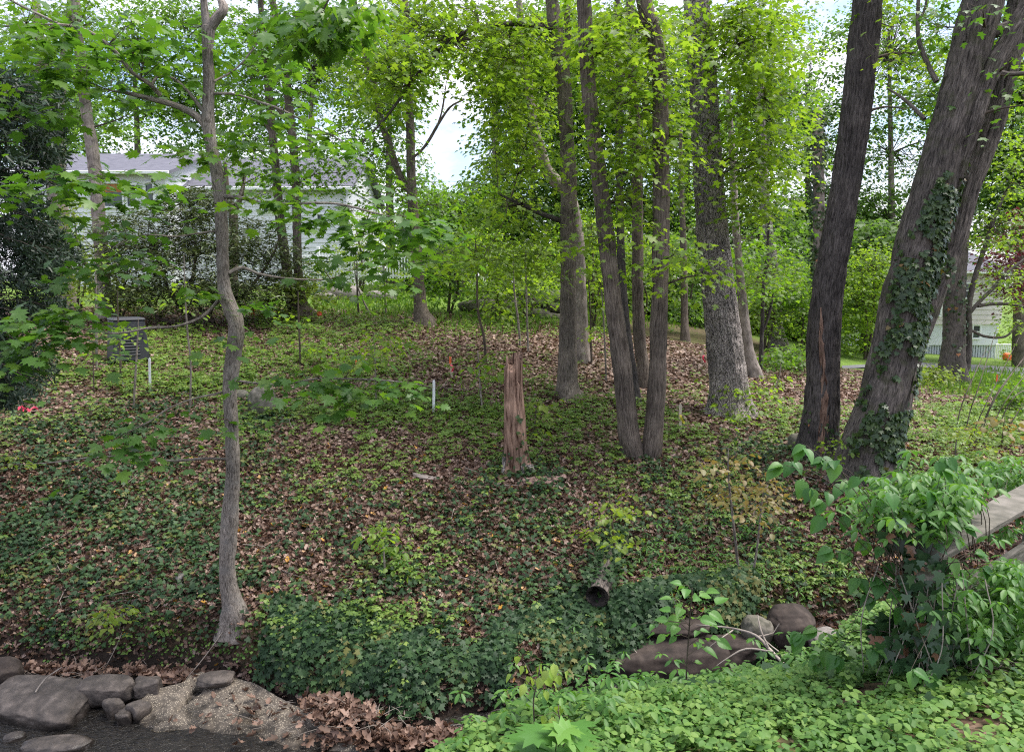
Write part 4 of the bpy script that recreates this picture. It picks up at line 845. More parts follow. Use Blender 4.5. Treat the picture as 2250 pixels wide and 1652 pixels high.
# bark debris
def debris(name, label, px, py, L, W, ang, seed, mat, n=5):
    c = hit(px, py) + np.array([0, 0, .05]); rt = thing(name, label, 'wood debris', c); 
    mb = MB(); rr = np.random.RandomState(seed)
    NX, NY = 30, 12; u, v = np.meshgrid(np.linspace(-1, 1, NX), np.linspace(-1, 1, NY), indexing='ij')
    edge = 1 - .35 * vnoise(np.c_[u.ravel() * 2, 0 * u.ravel(), 0 * u.ravel() + seed], 2).reshape(u.shape)
    X = u * L / 2; Y = v * W / 2 * edge * (1 - .5 * u ** 4); Z = .035 * (1 - v ** 2) + .02 * fbm(np.c_[X.ravel(), Y.ravel(), 0 * X.ravel()], 14, 3, seed).reshape(u.shape)
    ca, sa = math.cos(ang), math.sin(ang)
    wx, wy = c[0] + X * ca - Y * sa, c[1] + X * sa + Y * ca
    zz = hz(wx.ravel(), wy.ravel()).reshape(u.shape) + .05 + Z
    i = (np.arange(NX - 1)[:, None] * NY + np.arange(NY - 1)[None, :]).ravel()
    mb.add(np.c_[wx.ravel(), wy.ravel(), zz.ravel()], np.c_[i, i + NY, i + NY + 1, i + 1], bark=np.c_[X.ravel() * .3, Y.ravel(), Z.ravel()])
    o = mb.build('wood_slab', M[mat], rt); sm = o.modifiers.new('thickness', 'SOLIDIFY'); sm.thickness = .025
M['wood_grey'] = objmat('weathered_wood', [(.16,.14,.125),(.30,.27,.24),(.44,.40,.37)], scale=9, rough=.85, bump=.4, stretch=(1, 6, 6))
M['bark_pink'] = barkmat('pinkish_fallen_bark', (.14,.08,.065), (.36,.25,.22), 26, .3, .8)
debris('fallen_bark', 'pinkish sheet of fallen bark on the ground right of the rotten snag', 1195, 1060, .75, .22, .45, 3, 'bark_pink')
debris('wood_chunk', 'pale weathered piece of wood lying in the ivy left of the rotten snag', 935, 1056, .42, .13, -.3, 7, 'bark_pale')
def stick(name, label, traces, mat='twig_pale', cat='dead branch', w=None):
    q0 = P(traces[0][0][0], traces[0][0][1], traces[0][0][3]); rt = thing(name, label, cat, q0)
    for tr in traces:
        mb = MB(); p = []
        for (x, y, ww, d) in tr:
            q = P(x, y, d); p.append([*q, ww / 2 / F * (q[1] * cp_ - q[2] * sp_)])
        tube(mb, p, 6, .05, lumps=.15, seed=int(x)); mb.build('stem', M[mat], rt)
stick('dead_branch', 'bare grey forked dead branch lying across the stream in front of the bank stones',
 [[(1722,1458,7,5.9),(1690,1425,7,6.1),(1660,1395,6,6.3),(1610,1380,5,6.5),(1560,1375,4,6.6),(1530,1372,2,6.7)],
  [(1700,1432,6,6.0),(1640,1425,5,6.1),(1600,1445,4,6.1),(1575,1462,2,6.1)],[(1690,1425,5,6.1),(1672,1385,4,6.2),(1665,1350,2,6.3)],[(1615,1381,4,6.5),(1580,1405,3,6.4),(1560,1420,2,6.4)],
  [(1750,1450,3,5.9),(1710,1430,3,6.0),(1680,1405,2,6.1)],[(1665,1398,4,6.3),(1700,1390,3,6.3),(1712,1370,2,6.3)]])
stick('dead_branch', 'thin broken twig sticking from the flat wet boulder at lower left', [[(78,1520,4,7.3),(100,1490,3,7.4),(135,1466,2,7.5)]])
# ------------------------------------------------------------------ boxes and built things
def box(mb, c, size, rz=0, tx=1.0, ty=1.0, rx=0, b=None):
    """box with chamfered edges, tapered to tx,ty at its top; c is the centre"""
    b = min(size) * .12 if b is None else b
    h = np.array(size) / 2; V = []
    for sx in (-1, 1):
        for sy in (-1, 1):
            for sz in (-1, 1):
                s = np.array([sx, sy, sz])
                for ax in range(3):
                    v = s * (h - b); v[ax] = s[ax] * h[ax]; V.append(v)
    V = np.array(V, float)
    def idx(sx, sy, sz, ax): return (((sx > 0) * 4 + (sy > 0) * 2 + (sz > 0)) * 3 + ax)
    f = []; g = []
    for ax in range(3):
        o1, o2 = [a for a in range(3) if a != ax]
        for s in (-1, 1):
            q = []
            for (a, bb) in ((-1, -1), (1, -1), (1, 1), (-1, 1)):
                t = [0, 0, 0]; t[ax] = s; t[o1] = a; t[o2] = bb; q.append(idx(*t, ax))
            f.append(q)
        for a in (-1, 1):
            for bb in (-1, 1):
                t0 = [0, 0, 0]; t0[o1] = a; t0[o2] = bb; t1 = list(t0); t0[ax] = -1; t1[ax] = 1
                f.append([idx(*t0, o1), idx(*t1, o1), idx(*t1, o2), idx(*t0, o2)])
    for sx in (-1, 1):
        for sy in (-1, 1):
            for sz in (-1, 1): g.append([idx(sx, sy, sz, 0), idx(sx, sy, sz, 1), idx(sx, sy, sz, 2)])
    k = (V[:, 2] + h[2]) / (2 * h[2]); V[:, 0] *= 1 + (tx - 1) * k; V[:, 1] *= 1 + (ty - 1) * k
    if rx: V = np.c_[V[:, 0], V[:, 1] * math.cos(rx) - V[:, 2] * math.sin(rx), V[:, 1] * math.sin(rx) + V[:, 2] * math.cos(rx)]
    ca, sa = math.cos(rz), math.sin(rz); V = np.c_[V[:, 0] * ca - V[:, 1] * sa, V[:, 0] * sa + V[:, 1] * ca, V[:, 2]] + np.array(c)
    mb.add(V, f); mb.add(V, g)
def boxobj(name, mat, parent, c, size, **k):
    mb = MB(); box(mb, c, size, **k); return mb.build(name, M[mat] if isinstance(mat, str) else mat, parent, smooth=False)
M['plastic'] = objmat('dark_grey_plastic', [(.028,.030,.036),(.045,.048,.056)], scale=30, rough=.5, bump=.05)
# compost bin
q = hit(264, 803); q[1] += .38; q[2] = hz1(q[0], q[1]); rz = R(38); BW, BH = .76, .90
rt = thing('compost_bin', 'dark grey plastic compost bin with louvred sides under the maple leaves', 'compost bin', q)
Hc = lambda u, v, z: np.array([q[0] + u * math.cos(rz) - v * math.sin(rz), q[1] + u * math.sin(rz) + v * math.cos(rz), q[2] + z])
boxobj('body', 'plastic', rt, Hc(0, 0, BH / 2), (BW, BW, BH), rz=rz, tx=.84, ty=.84, b=.03)
boxobj('lid', 'plastic', rt, Hc(0, 0, BH + .03), (BW * .90, BW * .90, .06), rz=rz, tx=.9, ty=.9, b=.015)
for k in range(6):
    z = .14 + k * .065; half = BW / 2 * (1 - .16 * z / BH)
    boxobj('louvre', 'plastic', rt, Hc(-.02, -half - .004, z), (.40, .022, .038), rz=rz, b=.010)
    boxobj('louvre', 'plastic', rt, Hc(half + .004, -.06, z), (.34, .022, .038), rz=rz + math.pi / 2, b=.010)
boxobj('door_panel', 'plastic', rt, Hc(.05, -BW / 2 * .93 - .0, .62), (.44, .018, .22), rz=rz, b=.006)
boxobj('latch', 'plastic', rt, Hc(BW / 2 * .92, .22, .40), (.10, .03, .02), rz=rz, b=.005)
# survey stakes
M['lath'] = objmat('bare_pine_lath', [(.50,.42,.32),(.64,.56,.44)], scale=20, rough=.8, bump=.1)
M['white_paint'] = objmat('white_paint', [(.70,.72,.74),(.82,.83,.85)], scale=14, rough=.6, bump=.05)
M['orange'] = objmat('orange_paint', [(.75,.13,.04),(.85,.20,.07)], scale=18, rough=.6, bump=.05)
M['pink'] = objmat('pink_ribbon', [(.85,.06,.13),(.95,.12,.20)], scale=18, rough=.5, bump=.05)
M['yellow'] = objmat('yellow_ribbon', [(.75,.62,.05),(.85,.72,.12)], scale=18, rough=.5, bump=.05)
def ribbon(mat, parent, top, L, W, seed):
    mb = MB(); r_ = np.random.RandomState(seed); n = 12; V = []
    for i in range(n):
        t = i / (n - 1); c = np.array(top) + np.array([.5 * W * math.sin(t * 4 + seed) + .15 * L * t, -.02 - .02 * math.sin(t * 5), -L * t])
        a = .8 * math.sin(seed + t * 3); V += [c - np.array([W / 2 * math.cos(a), W / 2 * math.sin(a), 0]), c + np.array([W / 2 * math.cos(a), W / 2 * math.sin(a), 0])]
    i = np.arange(n - 1) * 2; mb.add(V, np.c_[i, i + 1, i + 3, i + 2]); mb.build('ribbon', M[mat], parent)
def stake(label, px, py0, py1, mat, rib=None, w=.035, lean=0, tip=None):
    q = hit(px, py0); f = q[1] * cp_ - q[2] * sp_; H = (py0 - py1) / F * f
    rt = thing('survey_stake', label, 'stake', q); mb = MB()
    pts = np.array([[-w/2,-.05],[w/2,-.05],[w/2,H - .04],[w * .1,H],[-w/2,H - .03]]); th = .012
    V = np.array([[q[0] + a + lean * b, q[1] + s * th / 2, q[2] + b] for s in (-1, 1) for a, b in pts])
    mb.add(V[:4], [[0,1,2,3]]); mb = MB()
    fr = [[0,1,2],[0,2,3],[0,3,4],[5,7,6],[5,8,7],[5,9,8]]; sd4 = [[i, i + 5, (i + 1) % 5 + 5, (i + 1) % 5] for i in range(5)]
    mb.add(V, fr); mb.add(V, sd4); mb.build('lath', M[mat], rt, smooth=False)
    if tip: boxobj('painted_band', tip, rt, (q[0] + lean * H * .8, q[1], q[2] + H * .82), (w * 1.12, th * 1.4, H * .34), b=.002)
    if rib:
        for k, rb in enumerate(rib): ribbon(rb, rt, (q[0] + lean * H * .7 + .02 + .01 * k, q[1] - .01, q[2] + H * (.62 - .12 * k)), .16, .05, px % 7 + k)
stake('white lath stake on the slope in front of the compost bin', 330, 860, 785, 'white_paint', lean=.04, w=.045)
stake('white lath stake half hidden by maple leaves left of the rotten snag', 953, 908, 833, 'white_paint', lean=.02, w=.05)
stake('orange topped stake with a pink ribbon left of the rotten snag', 993, 830, 783, 'lath', ['pink'], lean=-.09, tip='orange', w=.045)
stake('bare wooden lath with a yellow ribbon between twin maple and plated trunk', 1495, 952, 885, 'lath', ['yellow'], lean=-.03, w=.055)
stake('small orange stake with a round pink ribbon in front of the pale boulder', 702, 698, 684, 'orange', ['pink', 'pink'], w=.15)
stake('orange flag tag low in front of the rhododendron', 555, 696, 676, 'orange', ['orange'], w=.12)
stake('short stake with a bright pink flag left of the plated trunk', 1543, 800, 768, 'lath', ['pink', 'pink'], w=.05)
stake('orange stake standing in the brush at the right edge before the lawn', 2189, 850, 822, 'orange', ['orange'], w=.05)
stake('thin red tipped stake on the slope in front of the lawn', 783, 808, 790, 'orange', None, w=.03)
# pink ribbon dropped on the ground
q = hit(58, 912); mb = MB(); tt = np.linspace(0, 1, 40)
cc = np.c_[q[0] - .15 + .34 * tt + .03 * np.sin(14 * tt), q[1] + .06 * np.sin(9 * tt), q[2] + .09 + .03 * np.sin(17 * tt)]
V = np.empty((80, 3)); V[0::2] = cc; V[1::2] = cc + np.c_[0 * tt, .02 * np.cos(9 * tt), .035 * np.abs(np.cos(6 * tt)) + .02]
i = np.arange(39) * 2; mb.add(V, np.c_[i, i + 1, i + 3, i + 2]); tag(mb.build('pink_ribbon', M['pink']), 'crumpled pink ribbon dropped on the leaf litter at the left edge', 'ribbon')

# ------------------------------------------------------------------ houses
M['white_siding'] = objmat('white_siding', [(.66,.67,.72),(.74,.75,.79)], scale=3, rough=.7, bump=.0)
M['pink_siding'] = objmat('pinkish_cream_siding', [(.60,.54,.53),(.68,.62,.60)], scale=3, rough=.7, bump=.0)
M['trim'] = objmat('white_trim', [(.74,.75,.78),(.80,.81,.83)], scale=5, rough=.6, bump=.0)
M['roof'] = objmat('grey_shingles', [(.085,.085,.11),(.13,.13,.16),(.18,.18,.215)], scale=3.0, rough=.9, bump=.2, stretch=(1, 4, 4))
M['glass'] = objmat('dark_window_glass', [(.03,.04,.05),(.06,.075,.085)], scale=2, rough=.08, bump=0, spec=.6)
M['curtain'] = objmat('orange_curtain', [(.35,.12,.05),(.45,.18,.08)], scale=6, rough=.8, bump=0)
M['skirt'] = objmat('grey_skirting', [(.50,.52,.60),(.58,.60,.67)], scale=8, rough=.7, bump=0)
def lap_wall(name, mat, root, x0, x1, y, z0, z1, depth=.3, board=.2):
    mb = MB(); z = z0
    while z < z1 - .01:
        h = min(board, z1 - z)
        V = np.array([[x0, y, z], [x1, y, z], [x1, y + .03, z + h], [x0, y + .03, z + h], [x0, y + depth, z], [x1, y + depth, z], [x1, y + depth, z + h], [x0, y + depth, z + h]])
        mb.add(V, [[0,1,2,3],[5,4,7,6],[1,5,6,2],[4,0,3,7],[0,4,5,1],[3,2,6,7]]); z += board
    return mb.build(name, M[mat], root, smooth=False)
def window(root, x0, x1, z0, z1, y, mull=True, curtain=False, vm=0):
    fr = MB(); t = .09; w_, h_ = x1 - x0, z1 - z0
    for c, s in (((x0 + x1) / 2, z0), (w_ + t, t)), (((x0 + x1) / 2, z1), (w_ + t, t)), ((x0, (z0 + z1) / 2), (t, h_ - t)), ((x1, (z0 + z1) / 2), (t, h_ - t)):
        box(fr, (c[0], y - .03, c[1]), (s[0], .12, s[1]), b=.01)
    if mull: box(fr, ((x0 + x1) / 2, y - .025, (z0 + z1) / 2), (w_ - t, .08, .06), b=.01)
    for k in range(vm): box(fr, (x0 + w_ * (k + 1) / (vm + 1), y - .022, (z0 + z1) / 2), (.06, .07, h_ - t), b=.01)
    f = fr.build('window', M['trim'], root, smooth=False)
    def sub(nm, mat, c, s):
        mb = MB(); box(mb, c, s, b=.003); o = mb.build(nm, M[mat], root, smooth=False); o.parent = f; return o
    # children share the root's frame: the window object sits at the root origin
    sub('glass', 'glass', ((x0 + x1) / 2, y + .0, (z0 + z1) / 2), (w_ - .05, .02, h_ - .05))
    if curtain: sub('curtain', 'curtain', ((x0 + x1) / 2, y - .018, z1 - h_ * .22), (w_ - .12, .008, h_ * .32))
def gable_roof(root, x0, x1, yf, yb, ze, zr, over=.35, mat='roof'):
    mb = MB(); ym = (yf + yb) / 2; th = .14; X0, X1 = x0 - over, x1 + over; sl_ = (zr - ze) / (ym - yf); YF, YB = yf - over, yb + over; ZE = ze - over * sl_
    V = [[X0, YF, ZE],[X1, YF, ZE],[X1, ym, zr],[X0, ym, zr],[X0, YB, ZE],[X1, YB, ZE]]; V += [[a, b, c - th] for a, b, c in V]
    mb.add(V, [[0,1,2,3],[3,2,5,4],[7,6,9,8],[8,9,10,11],[0,6,7,1],[4,5,11,10],[1,7,8,2],[2,8,11,5],[0,3,9,6],[3,4,10,9]])
    mb.build('roof', M[mat], root, smooth=False)
    m = MB(); box(m, ((x0 + x1) / 2, YF - .05, ZE - .07), (X1 - X0, .10, .14), b=.02); m.build('gutter', M['trim'], root, smooth=False)
    for xx in (x0 + .01, x1 - .01):
        m = MB(); m.add([[xx, yf + .05, ze - th],[xx, yb - .05, ze - th],[xx, ym, zr - th - .02]], [[0,1,2]])
        m.build('gable', M['trim'], root, smooth=False)
def X(px, d): return P(px, 600, d)[0]
def Z(py, d): return P(1125, py, d)[2]
D = 34; gz0 = hz1(X(600, D), D)
hl = thing('house', 'white sided house with grey shingle roof behind the rhododendron', 'house', (X(560, D), D, gz0))
lap_wall('wall', 'white_siding', hl, X(395, D), X(765, D), D, gz0 - .5, Z(405, D)); boxobj('wall', 'white_siding', hl, ((X(395, D) + X(765, D)) / 2, D + 4.2, (gz0 + Z(405, D)) / 2 - .1), (X(765, D) - X(395, D) - .1, 7.6, Z(405, D) - gz0 + .1), b=.02)
gable_roof(hl, X(395, D), X(765, D), D, D + 8, Z(405, D), Z(345, D + 4))
for a, b, c, e in ((630, 643, 438, 466), (583, 603, 440, 466), (526, 542, 440, 462), (700, 716, 470, 500)): window(hl, X(a, D), X(b, D), Z(e, D), Z(c, D), D)
D2 = 32; gz2 = hz1(X(220, D2), D2)
lap_wall('wing_wall', 'white_siding', hl, X(40, D2), X(374, D2), D2, gz2 - .5, Z(372, D2)); boxobj('wing_wall', 'white_siding', hl, ((X(40, D2) + X(374, D2)) / 2, D2 + 4.2, (gz2 + Z(372, D2)) / 2 - .1), (X(374, D2) - X(40, D2) - .1, 7.6, Z(372, D2) - gz2 + .1), b=.02)
gable_roof(hl, X(40, D2), X(374, D2), D2, D2 + 8, Z(372, D2), Z(338, D2 + 4))
for a, b, c, e, cu, vm in ((78, 113, 425, 466, 0, 1), (150, 180, 405, 440, 0, 0), (226, 283, 402, 456, 1, 0), (289, 312, 405, 456, 0, 0), (330, 350, 402, 445, 0, 0)): window(hl, X(a, D2), X(b, D2), Z(e, D2), Z(c, D2), D2, mull=not cu, curtain=bool(cu), vm=vm)
# picket fence in front of that house
D = 30.5; x0, x1 = X(628, D), X(912, D); zf = hz1((x0 + x1) / 2, D)
pf = thing('picket_fence', 'white picket fence along the top of the lawn by the grey roofed house', 'fence', ((x0 + x1) / 2, D, zf))
zt, zb = Z(556, D), Z(612, D)
boxobj('rail', 'trim', pf, ((x0 + x1) / 2, D + .04, zt - .16), (x1 - x0, .04, .09), b=.008); boxobj('rail', 'trim', pf, ((x0 + x1) / 2, D + .04, zb + .1), (x1 - x0, .04, .09), b=.008)
n = 44; first = None
for k in range(n):
    xx = x0 + (x1 - x0) * (k + .5) / n
    if first is None:
        mb = MB(); box(mb, (xx, D, (zt + zb) / 2), (.06, .03, zt - zb), b=.006, tx=.8); first = mb.build('picket', M['trim'], pf, smooth=False); bx = xx
    else:
        c = first.copy(); COL.objects.link(c); c.parent = pf; c.location.x = xx - bx
for k in range(5):
    xx = x0 + (x1 - x0) * k / 4; boxobj('post', 'trim', pf, (xx, D + .12, (zt + zf) / 2), (.12, .12, zt - zf + .5), b=.01)
# right hand house
D = 40; gz3 = hz1(X(2100, D), D); zgb = min(gz3, Z(786, D))
hr = thing('house', 'pink and white sided house beyond the lawn and driveway at the right', 'house', (X(2100, D), D, zgb))
xa, xb = X(1860, D), X(2205, D)
boxobj('lower_wall', 'white_siding', hr, ((xa + xb) / 2, D + 4, (Z(712, D) + Z(759, D)) / 2), (xb - xa, 8, Z(712, D) - Z(759, D)), b=.02)
boxobj('wall_core', 'pink_siding', hr, ((xa + xb) / 2, D + 4, (Z(712, D) + Z(592, D)) / 2), (xb - xa - .1, 7.4, Z(592, D) - Z(712, D) - .06), b=.02)
lap_wall('upper_wall', 'pink_siding', hr, xa, xb, D - .15, Z(712, D), Z(592, D), depth=.3, board=.26)
mb = MB(); nn = 60
for k in range(nn):
    xx = xa + (xb - xa) * (k + .5) / nn; box(mb, (xx, D + .12, (Z(759, D) + zgb) / 2 - .15), ((xb - xa) / nn * .75, .06, Z(759, D) - zgb + .3), b=.01)
box(mb, ((xa + xb) / 2, D + 4.2, (Z(759, D) + zgb) / 2 - .15), (xb - xa - .1, 7.9, Z(759, D) - zgb + .28), b=.01)
mb.build('skirting', M['skirt'], hr, smooth=False)
gable_roof(hr, xa, xb, D - .15, D + 8, Z(592, D), Z(552, D + 4))
for a, b, c, e in ((2145, 2163, 714, 744), (2054, 2068, 655, 694), (1920, 1945, 622, 655), (2110, 2135, 622, 655)): window(hr, X(a, D), X(b, D), Z(e, D), Z(c, D), D - (.17 if c < 712 else 0))
ax0, ax1 = X(1700, D + 2), X(1858, D + 2); ga = hz1((ax0 + ax1) / 2, D + 2)
boxobj('annex_wall', 'pink_siding', hr, ((ax0 + ax1) / 2, D + 5, (ga + Z(612, D + 2)) / 2 - .2), (ax1 - ax0, 6, Z(612, D + 2) - ga + .4), b=.02); gable_roof(hr, ax0, ax1, D + 2, D + 8, Z(612, D + 2), Z(556, D + 5))
for a, b, c, e in ((1790, 1815, 640, 672),): window(hr, X(a, D + 2), X(b, D + 2), Z(e, D + 2), Z(c, D + 2), D + 2)
pr = thing('porch_railing', 'short white railing at the right corner of the pink and white house', 'railing', (X(2217, 39), 39, hz1(X(2217, 39), 39)))
zz0, zz1 = Z(785, 39), Z(757, 39)
boxobj('rail', 'trim', pr, (X(2217, 39), 39, zz1), (X(2234, 39) - X(2200, 39), .08, .08), b=.01)
for k in range(9): boxobj('baluster', 'trim', pr, (X(2201 + 4 * k, 39), 39, (zz0 + zz1) / 2 - .05), (.05, .05, zz1 - zz0 + .1), b=.008)
rock('flower_pot', 'orange planter standing on the grass by the white porch railing', (X(2228, 38), 38, hz1(X(2228, 38), 38) + .2), (.4, .4, .45), 5, 'orange', cat='planter', sub=3)
# ------------------------------------------------------------------ understory
def shrub(name, label, cat, stems, blobs, leaf, d=None, base=None, bark='twig', group=None, **kw):
    kw = dict(dict(tpl='oval', size=.08, n=10, rad=.22, mult=1.0, use_holes=False, twig_r=.003, limb_r=.008), **kw)
    return mk_tree(name, label, stems, bark, blobs, leaf, cat=cat, base=base, d=d, sides=6, flare=0, rough=0, step=.1, group=group, lumps=.1, **kw)
# rhododendron
shrub('rhododendron', 'large dark leathery leaved rhododendron in front of the white house', 'shrub',
 [[(430,712,12),(410,690,11),(385,660,9),(360,610,7),(340,540,5)],[(470,708,10),(440,680,9),(420,640,8),(430,560,6),(420,480,4)],[(500,708,10),(520,670,8),(560,620,7),(600,560,5),(620,500,3)],[(455,712,9),(470,660,8),(490,600,7),(490,520,5),(470,450,3)],[(400,712,8),(350,700,7),(320,660,5),(280,600,4)]],
 [(300,590,90,70,80,0,1),(370,500,110,80,110,.3,1),(450,560,110,80,110,0,1),(440,450,70,40,45,.3,.8),(560,540,80,60,60,.5,1),(620,590,60,60,40,.5,1),(340,650,110,35,50,-.4,.8),(470,640,90,40,50,-.3,.8),(560,650,70,40,34,0,.8),(260,520,60,60,40,.3,.8)],
 'rhodo', base=(450,712), tpl='lance', size=.17, n=15, rad=.26, droop=.1, mult=2.3, twigmat='twig')
# yew / dark evergreen at far left
def evergreen():
    d = 10.5; q = P(20, 900, d); g = hz1(q[0], q[1]); rt = thing('evergreen_tree', 'dark evergreen with drooping feathery sprays at the left edge', 'tree', (q[0], q[1], g))
    mb = MB(); wd = [tube(mb, [[q[0] - .6, q[1], g - .2, .12], [q[0] - .55, q[1], g + 2.5, .09], [q[0] - .5, q[1], g + 5.5, .04]], 12, .1, flare=3)]; mb.build('trunk', M['bark_brown'], rt)
    lv = MB(); tw = MB(); br = [(-40,230,60,60),(30,200,60,40),(60,260,70,50),(-20,330,80,60),(60,380,90,60),(10,470,90,60),(90,500,80,60),(30,580,110,60),(110,610,60,60),(140,560,50,40),(20,680,100,60),(110,690,60,30),(0,780,90,60),(70,800,60,50),(20,860,70,40),(120,250,40,60),(-60,600,80,200),(-60,800,80,120),(130,330,25,90)]
    tips = []
    for (px, py, rx, ry) in br:
        for k in range(46):
            a = rs.rand() * 6.28; r = math.sqrt(rs.rand()); tips.append(P(px + rx * r * math.cos(a), py + ry * r * math.sin(a), d + rs.randn() * .7))
    tips = np.array(tips); W = wd[0]
    for t in tips[::3]:
        k = int(np.argmin(np.abs(W[:, 2] - t[2] - .2))); tube(tw, [[*W[k, :3], .010], [*(W[k, :3] * .4 + t * .6 + np.array([0, 0, .15])), .006], [*t, .002]], 3, .3, cap=False)
    # every tip is a drooping frond: rows of needle sprigs along short shoots
    n = len(tips); m = 46
    dirs = unit(tips - np.array([q[0] - .55, q[1], 0]) * np.array([1, 1, 0]) - np.array([0, 0, 1]) * tips[:, 2:3] + rs.randn(n, 3) * .5); dirs[:, 2] = -.25
    s = rs.rand(n, m) * .38; sd2 = rs.randn(n, m, 3) * .045
    pos = (tips[:, None] - dirs[:, None] * s[..., None] + sd2).reshape(-1, 3); hd = (dirs[:, None] * .8 + rs.randn(n, m, 3) * .7).reshape(-1, 3)
    leaves(lv, 'needle', pos, hd, rs.randn(n * m, 3) * .6 + np.array([0, 0, 1]), .085 * (.6 + .7 * rs.rand(n * m)), np.clip(np.repeat(rs.rand(n), m) * .6 + .4 * rs.rand(n * m), 0, 1))
    LEAF['needle_w'] = LEAF['needle']; lv.build('crown', M['yew'], rt); tw.build('twigs', M['twig'], rt)
LEAF['ellip'] = fan_template([(.13,.15),(.21,.5),(.13,.82)], .5, .3, .3)
LEAF['needle'] = (np.array([[-.13,0,0],[.13,0,0],[.05,1,-.05],[-.05,1,-.05]]), np.array([[0,1,2,3]]))
evergreen()
# green understory behind the trunks
und = [
 ('shrub with bright young leaves beside the foot of the pale pinkish trunk', 262, 700, [(290,640,60,36,22),(240,600,40,50,16)], 'leaf_yellow'),
 ('yellow green shrub between the forked beech and the pale pinkish trunk', 170, 690, [(160,560,50,50,22),(190,620,40,40,16),(150,470,40,40,12),(120,640,50,40,14)], 'leaf_yellow'),
 ('yellow green shrub growing under the two close trunks', 640, 700, [(620,640,60,40,22),(690,640,60,30,18),(600,690,60,18,10),(650,600,50,40,14)], 'leaf_yellow'),
 ('leafy bush in front of the white picket fence', 790, 640, [(780,560,60,40,30),(740,600,50,30,18),(850,600,50,40,22),(820,500,50,50,22)], 'leaf_yellow'),
 ('bushy green shrub right of the V shaped trunk', 985, 690, [(980,610,60,60,40),(1010,540,60,60,34),(950,570,40,60,18)], 'leaf_mid'),
 ('spreading young maple with level layers of leaves left of the tree with the dead branch', 1090, 700, [(1090,600,80,40,44,-1),(1160,560,70,40,36,-1),(1060,540,60,50,28),(1180,630,60,30,22,-1.5),(1110,660,60,24,16,-1)], 'leaf_bright'),
 ('low leafy shrub on the dark rock ledge', 1150, 700, [(1120,630,80,30,36,1),(1200,610,60,40,30,1),(1060,640,50,30,16,1)], 'leaf_mid'),
 ('tall slender shrub between the dead branch tree and the twin maple', 1300, 720, [(1300,600,50,60,30),(1290,500,50,50,22),(1320,680,40,40,16)], 'leaf_bright'),
 ('dense leafy shrub behind the twin maple', 1400, 730, [(1400,640,80,50,34),(1440,560,70,50,28),(1360,560,50,60,24)], 'leaf_bright'),
 ('sparse shrub left of the plated trunk', 1500, 735, [(1510,620,60,60,30),(1480,680,50,40,18),(1530,540,50,60,24)], 'leaf_mid'),
 ('bright layered shrub just right of the plated trunk', 1680, 770, [(1670,620,70,50,36),(1740,600,60,50,28),(1700,700,80,40,28),(1650,700,40,30,12)], 'leaf_bright'),
 ('dark leafy shrub in front of the annex of the pink house', 1760, 780, [(1760,700,50,50,40),(1740,640,60,40,30),(1790,640,40,50,18)], 'leaf_mid'),
 ('low hedge like shrub at the foot of the lawn left of the dark straight trunk', 1750, 815, [(1740,780,60,24,36),(1690,790,50,20,22)], 'leaf_mid'),
 ('light shrub seen between the dark straight trunk and the leaning pair', 1900, 790, [(1890,660,60,60,90),(1880,740,60,40,50),(1920,590,60,60,80)], 'leaf_bright'),
 ('low yellow green shrub at the foot of the dark trunk by the lawn', 2060, 850, [(2050,820,50,20,26),(2110,860,50,16,18),(2030,850,40,20,14)], 'leaf_yellow'),
 ('dark bushy undergrowth at the right edge below the lawn', 2230, 900, [(2230,880,50,50,46),(2190,920,50,26,26),(2260,930,40,40,20)], 'leaf_mid'),
 ('young tree with hanging bright leaves at the right edge before the pink house', 2250, 800, [(2240,560,50,50,26),(2200,620,50,30,18),(2250,700,40,50,18),(2210,440,60,60,24),(2230,780,30,40,10)], 'leaf_bright'),
 ('dark rounded evergreen shrub behind the green shrub on the lawn', 1000, 660, [(1000,560,50,45,50,2,.6),(970,590,50,30,26,2,.6)], 'yew'),
]
for i, (lab, px, py, bl, lf) in enumerate(und):
    k = 2.2
    q = hit(px, py); tp = min(b[1] for b in bl)
    st = [[(px, py, 7), (px + 4, (py + tp) / 2, 5), (px + (bl[0][0] - px) * .8, tp, 2)], [(px + 5, py, 6), (px + 20, (py + tp) / 2, 4), (bl[-1][0], bl[-1][1], 2)]]
    shrub('shrub', lab, 'shrub', st, [(b[0], b[1], b[2], b[3], int(b[4] * k), *b[5:]) for b in bl], lf, base=(px, py), tpl='far', size=.12, n=12, rad=.38, seed=300 + i, group='shrubs of the woodland understory')
# hanging red maple behind
shrub('red_maple', 'dark red leaved ornamental maple in front of the pink house', 'tree', [[(2280,800,16),(2270,700,12),(2240,620,8),(2210,560,4)]],
 [(2220,600,60,50,90),(2250,520,50,70,70),(2180,560,40,40,36),(2240,650,40,30,34)], 'leaf_red', d=30, tpl='far', size=.12, n=14, rad=.4, limb_r=.02)
